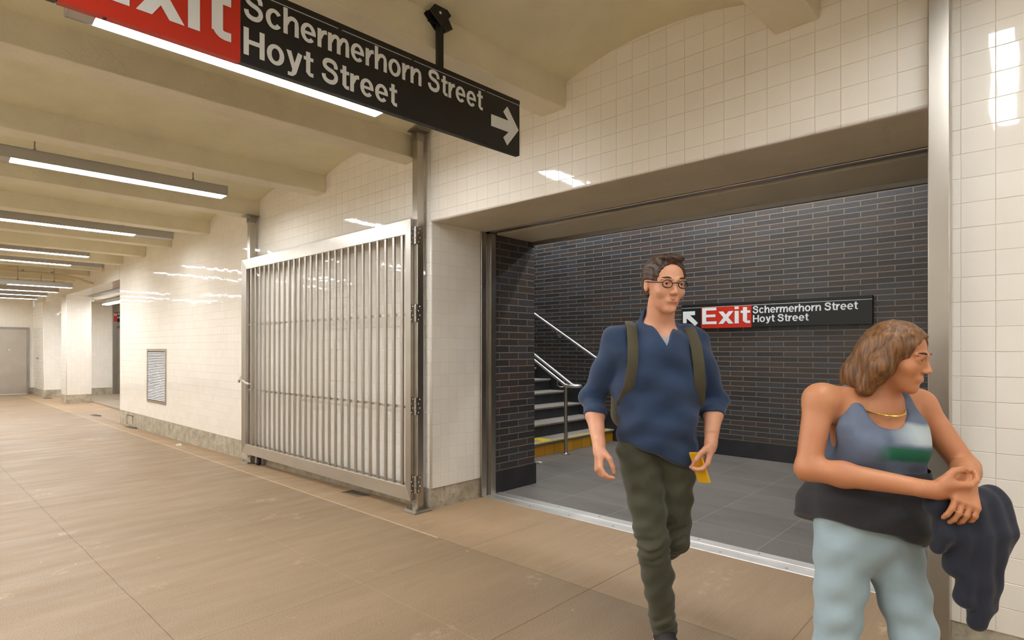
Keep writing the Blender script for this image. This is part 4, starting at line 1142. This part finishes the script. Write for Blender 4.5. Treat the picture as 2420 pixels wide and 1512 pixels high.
# core under the clothes
B.chain([v3(0, 0.04, 0.92), v3(0, 0.03, 1.10), v3(0, 0.03, 1.30), v3(0, 0.02, 1.42)], [0.075, 0.09, 0.11, 0.09], 0.03)
B.cap(v3(-0.12, 0.02, 1.395), v3(0.12, 0.025, 1.385), 0.05, 0.05, 0.04)
B.cap(v3(0, 0.015, 1.40), v3(0.004, -0.045, 1.57), 0.068, 0.060, 0.03)           # neck
B.cap(v3(-0.05, -0.05, 1.39), v3(0.05, -0.05, 1.39), 0.05, 0.05, 0.04)           # upper chest
for sh, el, wr in ((Rsh, Rel, Rwr), (Lsh, Lel, Lwr)):
    B.cap(sh, el, 0.046, 0.037, 0.03); m = el + (wr - el) * 0.35
    B.cap(el, m, 0.038, 0.042, 0.02); B.cap(m, wr, 0.042, 0.026, 0.02)
for hp, kn, an in ((Rhip, Rkn, Ran), (Lhip, Lkn, Lan)):
    B.cap(hp, kn, 0.072, 0.046, 0.03); B.cap(kn, an, 0.045, 0.034, 0.02)
B.cap(Ran, Ran + v3(0.0, -0.10, -0.045), 0.03, 0.026, 0.02); B.cap(Lan, Lan + v3(0.0, -0.03, -0.10), 0.03, 0.026, 0.02)
P, R = face(B, hc, hf, (0.03, 0, 1), 0.129, man, 'm')
hand(B, Rwr, v3(-0.10, -0.35, -0.93), v3(0.95, 0.1, -0.1), 1.02, 0.75, 1)
PL = hand(B, Lwr, v3(-0.22, -0.22, -0.95), v3(-0.85, 0.25, 0.1), 1.02, 0.85, -1)
B.mesh('body', M['skin_m'], man)
# hair: short, swept back from the forehead
Hv = Vol((-0.16, -0.27, 1.46), (0.17, 0.16, 1.84), 0.004)
s_ = 0.129
Hv.ell(P(0, -0.13, 0.36), (0.70 * s_, 0.83 * s_, 0.72 * s_), 0.0, R)
Hv.ell(P(0, -0.36, 0.02), (0.63 * s_, 0.52 * s_, 0.60 * s_), 0.02, R)
Hv.ell(P(0.0, 0.36, 0.92), (0.46 * s_, 0.30 * s_, 0.16 * s_), 0.02, R)
Hv.ell(P(0, 0.74, 0.10), (0.58 * s_, 0.54 * s_, 0.66 * s_), 0.008, R, 'cut')
for q in (-1, 1): Hv.ell(P(0.68 * q, 0.10, -0.22), (0.26 * s_, 0.34 * s_, 0.40 * s_), 0.006, R, 'cut')
Hv.ell(P(0, 0.0, -0.95), (0.9 * s_, 1.1 * s_, 0.60 * s_), 0.006, R, 'cut')
Hv.field(folds(0.0016, [((1, 0.4, 0), 420, 1), ((0.5, 0, 1), 300, 0.8)], 3), Hv.lo, Hv.lo + 1)
Hv.mesh('hair', M['hair_m'], man)
gl = MB()
for q in (-1, 1):
    ring = [P(0.28 * q + 0.17 * math.cos(a), 0.80 - 0.10 * abs(0.28 * q + 0.17 * math.cos(a)), 0.04 + 0.13 * math.sin(a)) for a in [2 * PI * i / 16 for i in range(17)]]
    gl.tube(ring, 0.0022, 6); gl.tube([P(0.45 * q, 0.74, 0.08), P(0.64 * q, 0.40, 0.08), P(0.67 * q, -0.10, 0.10)], 0.0022, 6)
gl.tube([P(-0.11, 0.80, 0.07), P(0, 0.84, 0.09), P(0.11, 0.80, 0.07)], 0.0022, 6)
gl.build('spectacles', M['glass_frame'], man, smooth=True)
# sweater
W = Vol((-0.44, -0.34, 0.76), (0.44, 0.36, 1.62), Hh)
W.chain([v3(0.0, 0.03, 0.86), v3(0.0, 0.02, 1.02), v3(0, 0.02, 1.20), v3(0, 0.02, 1.34)], [0.135, 0.138, 0.143, 0.128], 0.04)
for q in (-1, 1):
    W.chain([v3(0.055 * q, 0.03, 0.86), v3(0.062 * q, 0.02, 1.02), v3(0.080 * q, 0.015, 1.20), v3(0.10 * q, 0.02, 1.34)], [0.122, 0.116, 0.118, 0.108], 0.04)
W.cap(v3(-0.12, 0.025, 1.400), v3(0.12, 0.03, 1.388), 0.064, 0.064, 0.05)
W.ell(v3(0, -0.05, 1.33), (0.15, 0.09, 0.12), 0.04)
W.cap(v3(0, 0.03, 1.42), v3(0, 0.0, 1.50), 0.090, 0.070, 0.035)
for sh, el, wr in ((Rsh, Rel, Rwr), (Lsh, Lel, Lwr)):
    e2 = el + (wr - el) * 0.28
    W.cap(sh, el, 0.069, 0.056, 0.04); W.cap(el, e2, 0.057, 0.053, 0.02)
    dd = nrm(wr - el); W.cap(e2 - dd * 0.025, e2 + dd * 0.004, 0.058, 0.056, 0.004)
    W.cap(e2 + dd * 0.090, e2 + dd * 0.15, 0.078, 0.078, 0.003, 'cut')
W.half(v3(0, 0, 0.860), (-0.36, -0.2, -0.91), 0.006)
# V neck: a wedge cut at the front and a ring round the neck
Vn = []
W.cap(v3(0.002, -0.01, 1.505), v3(0.004, -0.045, 1.60), 0.074, 0.085, 0.008, 'cut')
W.wedge(0.004, 1.345, 0.42, -0.02)
W.field(folds(0.0052, [((0.9, 0.2, 0.55), 42, 1), ((-0.7, 0.3, 0.8), 36, 0.9), ((0.2, 0.5, 1.0), 60, 0.5)], 5), (-0.44, -0.34, 0.76), (0.44, 0.36, 1.62))
W.mesh('sweater', M['blue_knit'], man)
Tv = Vol((-0.14, -0.20, 1.25), (0.14, 0.12, 1.54), Hh)
Tv.cap(v3(0, 0.02, 1.33), v3(0, -0.004, 1.41), 0.098, 0.080, 0.03)
Tv.ell(v3(0, -0.048, 1.335), (0.12, 0.078, 0.10), 0.03)
Tv.cap(v3(0.003, 0.0, 1.50), v3(0.003, -0.05, 1.60), 0.076, 0.10, 0.004, 'cut')
Tv.wedge(0.004, 1.395, 0.42, -0.02)
Tv.mesh('undershirt', M['grey_shirt'], man)
# trousers
T = Vol((-0.24, -0.24, 0.03), (0.24, 0.46, 1.02), Hh)
T.cap(v3(-0.065, 0.03, 0.95), v3(0.065, 0.03, 0.95), 0.098, 0.098, 0.03)
T.ell(v3(0, 0.06, 0.90), (0.15, 0.11, 0.10), 0.03)
for hp, kn, an in ((Rhip, Rkn, Ran), (Lhip, Lkn, Lan)):
    T.cap(hp, kn, 0.098, 0.070, 0.03); m = kn + (an - kn) * 0.35
    T.cap(kn, m, 0.068, 0.069, 0.02); T.cap(m, an, 0.067, 0.054, 0.02)
    dd = nrm(an - kn); T.cap(an + dd * 0.015, an + dd * 0.10, 0.048, 0.06, 0.004, 'cut')
T.field(folds(0.0034, [((0.5, 0.4, 1.0), 55, 1), ((-0.6, 0.2, 0.9), 70, 0.7)], 9), T.lo, T.lo + 1)
for an, kn, c0 in ((Ran, Rkn, 1), (Lan, Lkn, 0.7)):
    lo, hi = np.minimum(an, kn) - 0.09, np.maximum(an, kn) + 0.09
    def wr_(x, y, z, a=an, k_=kn, c0=c0):
        L = np.linalg.norm(a - k_); dd = (a - k_) / L
        t = ((x - k_[0]) * dd[0] + (y - k_[1]) * dd[1] + (z - k_[2]) * dd[2]) / L
        w = np.exp(-((t - 0.0) / 0.16) ** 2) + np.exp(-((t - 0.92) / 0.18) ** 2)
        return (-0.0042 * c0 * w * np.sin(t * 62 + 4.0 * x * 10 + 2 * np.sin(y * 40))).astype(np.float32)
    T.field(wr_, lo, hi)
T.mesh('trousers', M['olive'], man)
# shoes
def shoe(an, fwd, down, parent):
    fwd = nrm(fwd); down = nrm(np.array(down) - fwd * np.dot(down, fwd)); sd = np.cross(fwd, down)
    def Q(a, b_, c): return an + fwd * a + sd * b_ + down * c
    V = Vol(an - 0.27, an + 0.27, 0.0045)
    V.cap(Q(-0.035, 0, 0.045), Q(0.06, 0, 0.045), 0.038, 0.042, 0.02); V.cap(Q(0.06, 0, 0.05), Q(0.165, 0, 0.058), 0.042, 0.032, 0.02)
    V.cap(Q(0.0, 0, 0.0), Q(0.09, 0, 0.035), 0.043, 0.034, 0.02); V.cap(Q(-0.03, 0, 0.045), Q(-0.01, 0, -0.01), 0.035, 0.041, 0.015)
    V.half(Q(0, 0, 0.072), down, 0.004)
    V.cap(Q(0.0, 0, -0.01), Q(0.0, 0, -0.10), 0.036, 0.036, 0.003, 'cut')
    o = V.mesh('shoe', M['shoe'], parent)
    Z = Vol(an - 0.27, an + 0.27, 0.0045)
    Z.cap(Q(-0.035, 0, 0.070), Q(0.06, 0, 0.070), 0.041, 0.046, 0.02); Z.cap(Q(0.06, 0, 0.070), Q(0.168, 0, 0.070), 0.046, 0.034, 0.02)
    Z.half(Q(0, 0, 0.085), down, 0.003); Z.half(Q(0, 0, 0.062), -down, 0.003)
    Z.mesh('sole', M['sole'], o)
    lc = MB()
    for a in (0.055, 0.075, 0.095): lc.tube([Q(a, -0.03, 0.012 + (a - 0.05) * 0.4), Q(a + 0.006, 0, -0.004 + (a - 0.05) * 0.45), Q(a, 0.03, 0.012 + (a - 0.05) * 0.4)], 0.003, 6)
    lc.build('laces', M['sole'], o, smooth=True)
shoe(Ran, v3(0.04, -1, 0), v3(0, 0, -1), man)
shoe(Lan, v3(0.0, -0.42, -0.9), v3(0, 0.9, -0.42), man)
# backpack worn on the back
bp = thing('backpack', 'olive canvas backpack worn by the man in the blue sweater', 'backpack', tuple(man.location), YAW)
K = Vol((-0.22, 0.08, 0.92), (0.22, 0.42, 1.50), 0.005)
for x in (-0.09, 0.0, 0.09): K.cap(v3(x, 0.25, 1.04), v3(x, 0.24, 1.36), 0.085, 0.075, 0.04)
K.cap(v3(-0.07, 0.32, 1.06), v3(0.07, 0.32, 1.06), 0.06, 0.06, 0.02); K.cap(v3(-0.07, 0.31, 1.16), v3(0.07, 0.31, 1.16), 0.055, 0.055, 0.02)
K.mesh('bag', M['pack'], bp)
for q in (-1, 1):
    MB().tube([v3(0.10 * q, 0.165, 1.38), v3(0.115 * q, 0.09, 1.460 - 0.004 * q), v3(0.125 * q, 0.02, 1.474 - 0.006 * q), v3(0.132 * q, -0.05, 1.448 - 0.005 * q), v3(0.138 * q, -0.108, 1.375), v3(0.143 * q, -0.128, 1.30), v3(0.155 * q, -0.110, 1.20), v3(0.175 * q, -0.04, 1.12), v3(0.150 * q, 0.10, 1.06), v3(0.10 * q, 0.185, 1.03)],
              (0.006, 0.025), 10, flat=(0, -0.3, 1)).build('strap', M['pack'], bp, smooth=True)
# phone in the picture-right hand
ph = thing('phone', 'phone in a yellow case held in the hand of the man in blue', 'phone', tuple(man.location), YAW)
pc = PL(0.10, -0.0, 0.034)
Rm = Matrix.Translation(Vector(pc)) @ Matrix.Rotation(math.radians(-18), 4, 'Y') @ Matrix.Rotation(math.radians(28), 4, 'Z')
MB().box(-0.005, 0.005, -0.034, 0.034, -0.078, 0.060).xf(Rm).build('case', M['phone_y'], ph, 0.003)
MB().box(0.0048, 0.0062, -0.031, 0.031, -0.074, 0.056).xf(Rm).build('screen', M['phone_b'], ph)

# ================================================================== the woman in front of the pier
wx, wy = CAMX - 0.679 * 1.85 + 0.734 * 0.619 * 1.85, CAMY + 0.734 * 1.85 + 0.679 * 0.619 * 1.85
wom = thing('person', 'woman in a sleeveless blue-grey top and pale jeans walking past the tiled pier', 'person', (wx, wy, 0.0), YAW)
B = Vol((-0.36, -0.40, 0.0), (0.46, 0.34, 1.47), Hh)
Rsh, Lsh = v3(-0.155, 0.02, 1.195), v3(0.185, 0.05, 1.175)
Rel, Lel = v3(-0.218, -0.03, 0.985), v3(0.285, -0.02, 0.985)
Rwr, Lwr = v3(0.035, -0.225, 0.965), v3(0.135, -0.205, 0.985)
Rhip, Lhip = v3(-0.07, 0.03, 0.72), v3(0.085, 0.04, 0.72)
Rkn, Lkn = v3(-0.105, 0.02, 0.40), v3(0.125, -0.04, 0.40)
Ran, Lan = v3(-0.185, 0.12, 0.085), v3(0.135, -0.01, 0.075)
hc = v3(0.055, -0.04, 1.330); hf = v3(0.62, -0.76, -0.16)
B.chain([v3(0.01, 0.04, 0.76), v3(0.015, 0.03, 0.90), v3(0.02, 0.03, 1.05), v3(0.02, 0.03, 1.15)], [0.070, 0.080, 0.092, 0.085], 0.03)
for q in (-1, 1): B.cap(v3(0.02 + 0.06 * q, 0.02, 1.0), v3(0.02 + 0.07 * q, 0.02, 1.13), 0.070, 0.066, 0.03); B.ell(v3(0.02 + 0.062 * q, -0.048, 1.060), (0.054, 0.048, 0.055), 0.03)
B.cap(Rsh + v3(0.03, 0, 0), Lsh - v3(0.03, 0, 0), 0.048, 0.048, 0.035)
B.cap(v3(0.02, 0.02, 1.16), v3(0.045, -0.015, 1.28), 0.052, 0.046, 0.03)
for sh, el, wr in ((Rsh, Rel, Rwr), (Lsh, Lel, Lwr)):
    B.ell(sh, (0.045, 0.046, 0.045), 0.03); B.cap(sh, el, 0.046, 0.036, 0.03); m = el + (wr - el) * 0.3
    B.cap(el, m, 0.036, 0.037, 0.02); B.cap(m, wr, 0.037, 0.023, 0.02)
for hp, kn, an in ((Rhip, Rkn, Ran), (Lhip, Lkn, Lan)):
    B.cap(hp, kn, 0.062, 0.042, 0.02); B.cap(kn, an, 0.041, 0.032, 0.02); B.cap(an, an + v3(0.06, -0.07, -0.04), 0.03, 0.024, 0.02)
s_ = 0.106
P, R = face(B, hc, hf, (0.06, 0, 1), s_, wom, 'f', True)
hand(B, Rwr, v3(0.92, -0.12, -0.05), v3(0.1, 0.75, 0.55), 0.92, 0.8, 1)
hand(B, Lwr, v3(-0.35, -0.55, -0.5), v3(-0.2, 0.45, -0.75), 0.90, 0.7, -1)
B.mesh('body', M['skin_f'], wom)
Hv = Vol((-0.20, -0.22, 1.00), (0.22, 0.22, 1.50), 0.004)
Hv.ell(P(0, -0.12, 0.36), (0.74 * s_, 0.86 * s_, 0.76 * s_), 0.0, R)
Hv.ell(P(0, -0.45, 0.0), (0.68 * s_, 0.55 * s_, 0.70 * s_), 0.03, R)
Hv.chain([P(0, -0.55, -0.1), P(-0.12, -0.80, -0.7), P(-0.2, -0.95, -1.3)], [0.058, 0.062, 0.045], 0.04)
for q in (-1, 1): Hv.chain([P(0.62 * q, 0.05, 0.35), P(0.68 * q, -0.15, -0.3), P(0.62 * q, -0.45, -1.0)], [0.020, 0.030, 0.026], 0.03)
Hv.ell(P(0, 0.80, -0.02), (0.54 * s_, 0.62 * s_, 0.76 * s_), 0.008, R, 'cut')
Hv.field(folds(0.0011, [((1, 0.6, 0.12), 230, 1), ((0.4, -1, 0.2), 170, 0.8)], 4), Hv.lo, Hv.lo + 1)
Hv.mesh('hair', M['hair_f'], wom)
# sleeveless top with a scooped neck and a green band
W = Vol((-0.24, -0.20, 0.78), (0.28, 0.20, 1.26), Hh)
W.chain([v3(0.01, 0.03, 0.84), v3(0.015, 0.03, 0.94), v3(0.02, 0.028, 1.05), v3(0.02, 0.03, 1.13)], [0.118, 0.102, 0.104, 0.094], 0.03)
for q in (-1, 1):
    W.cap(v3(0.02 + 0.062 * q, 0.02, 0.86), v3(0.02 + 0.078 * q, 0.02, 1.10), 0.090, 0.078, 0.03); W.ell(v3(0.02 + 0.062 * q, -0.050, 1.058), (0.062, 0.056, 0.062), 0.045)
    W.cap(v3(0.02 + 0.085 * q, -0.03, 1.13), v3(0.02 + 0.085 * q, 0.03, 1.225), 0.034, 0.020, 0.03)
    W.cap(v3(0.02 + 0.20 * q, 0.02, 1.18), v3(0.02 + 0.175 * q, 0.02, 1.07), 0.075, 0.05, 0.01, 'cut')
W.ell(v3(0.02, -0.10, 1.185), (0.075, 0.14, 0.075), 0.01, None, 'cut')
W.half(v3(0, 0, 0.925), (0, 0, -1), 0.005)
W.field(folds(0.0022, [((0.8, 0.3, 0.6), 60, 1), ((-0.5, 0.4, 0.9), 48, 0.8)], 8), W.lo, W.lo + 1)
top = W.mesh('tank_top', M['top_blue'], wom)
# jeans
T = Vol((-0.32, -0.22, 0.03), (0.32, 0.26, 0.90), Hh)
T.ell(v3(0.008, 0.045, 0.76), (0.155, 0.115, 0.12), 0.03); T.cap(v3(-0.06, 0.03, 0.84), v3(0.075, 0.03, 0.84), 0.085, 0.085, 0.04)
for hp, kn, an in ((Rhip, Rkn, Ran), (Lhip, Lkn, Lan)):
    T.cap(hp, kn, 0.088, 0.062, 0.03); m = kn + (an - kn) * 0.3
    T.cap(kn, m, 0.061, 0.061, 0.02); T.cap(m, an, 0.061, 0.056, 0.02)
    dd = nrm(an - kn); T.cap(an + dd * 0.012, an + dd * 0.09, 0.046, 0.05, 0.004, 'cut')
T.field(folds(0.0026, [((0.5, 0.4, 1.0), 58, 1), ((-0.6, 0.2, 0.9), 72, 0.8)], 19), T.lo, T.lo + 1)
T.mesh('jeans', M['denim'], wom)
shoe(Ran, v3(0.45, -0.75, -0.35), v3(0.2, 0.25, -0.9), wom)
shoe(Lan, v3(0.5, -0.86, 0), v3(0, 0, -1), wom)
# dark cardigan tied round the waist
W = Vol((-0.30, -0.26, 0.56), (0.32, 0.26, 0.98), Hh)
W.chain([v3(0.01, 0.03, 0.79), v3(0.014, 0.028, 0.935)], [0.140, 0.128], 0.02)
for q in (-1, 1): W.cap(v3(0.01 + 0.075 * q, 0.035, 0.78), v3(0.016 + 0.066 * q, 0.024, 0.935), 0.110, 0.110, 0.03)
W.cap(v3(-0.11, 0.10, 0.88), v3(-0.15, 0.11, 0.70), 0.060, 0.070, 0.04); W.cap(v3(0.0, 0.12, 0.88), v3(-0.04, 0.14, 0.66), 0.07, 0.075, 0.04)
W.half(v3(0, -0.14, 0.800), (-0.27, -0.20, -0.94), 0.006)
W.field(folds(0.0042, [((0.5, 0.4, 1.0), 46, 1), ((-0.3, 0.2, 0.9), 62, 0.8)], 29), W.lo, W.lo + 1)
W.mesh('cardigan', M['charcoal'], wom)
nk = [v3(0.02 + 0.075 * math.sin(a), 0.0 - 0.098 * math.cos(a) + 0.015, 1.165 - 0.030 * math.cos(a) + 0.02) for a in [PI * (q - 8) / 10 for q in range(17)]]
MB().tube(nk, 0.0028, 6).build('necklace', M['gold'], wom, smooth=True)
# navy jacket carried over the forearms
jk = thing('jacket', 'navy jacket hanging from the forearms of the woman in the sleeveless top', 'jacket', (wx, wy, 0.0), YAW)
J = Vol((-0.02, -0.36, 0.50), (0.36, -0.02, 1.04), Hh)
J.chain([v3(0.05, -0.205, 0.918), v3(0.13, -0.20, 0.915), v3(0.225, -0.185, 0.935)], [0.026, 0.036, 0.036], 0.03)
for jx, zb_, r0, r1 in ((0.075, 0.80, 0.026, 0.022), (0.115, 0.74, 0.030, 0.026), (0.150, 0.655, 0.034, 0.028), (0.180, 0.585, 0.036, 0.026), (0.212, 0.63, 0.032, 0.024), (0.238, 0.76, 0.028, 0.020)):
    J.chain([v3(jx, -0.20, 0.92), v3(jx + 0.004, -0.212, 0.84), v3(jx - 0.006, -0.20, zb_)], [r0, r0 * 1.05, r1], 0.016)
J.field(folds(0.0022, [((1, 0.5, 0.10), 120, 1), ((0.4, -0.4, 0.9), 75, 0.8)], 31), J.lo, J.lo + 1)
J.mesh('cloth', M['navy'], jk)
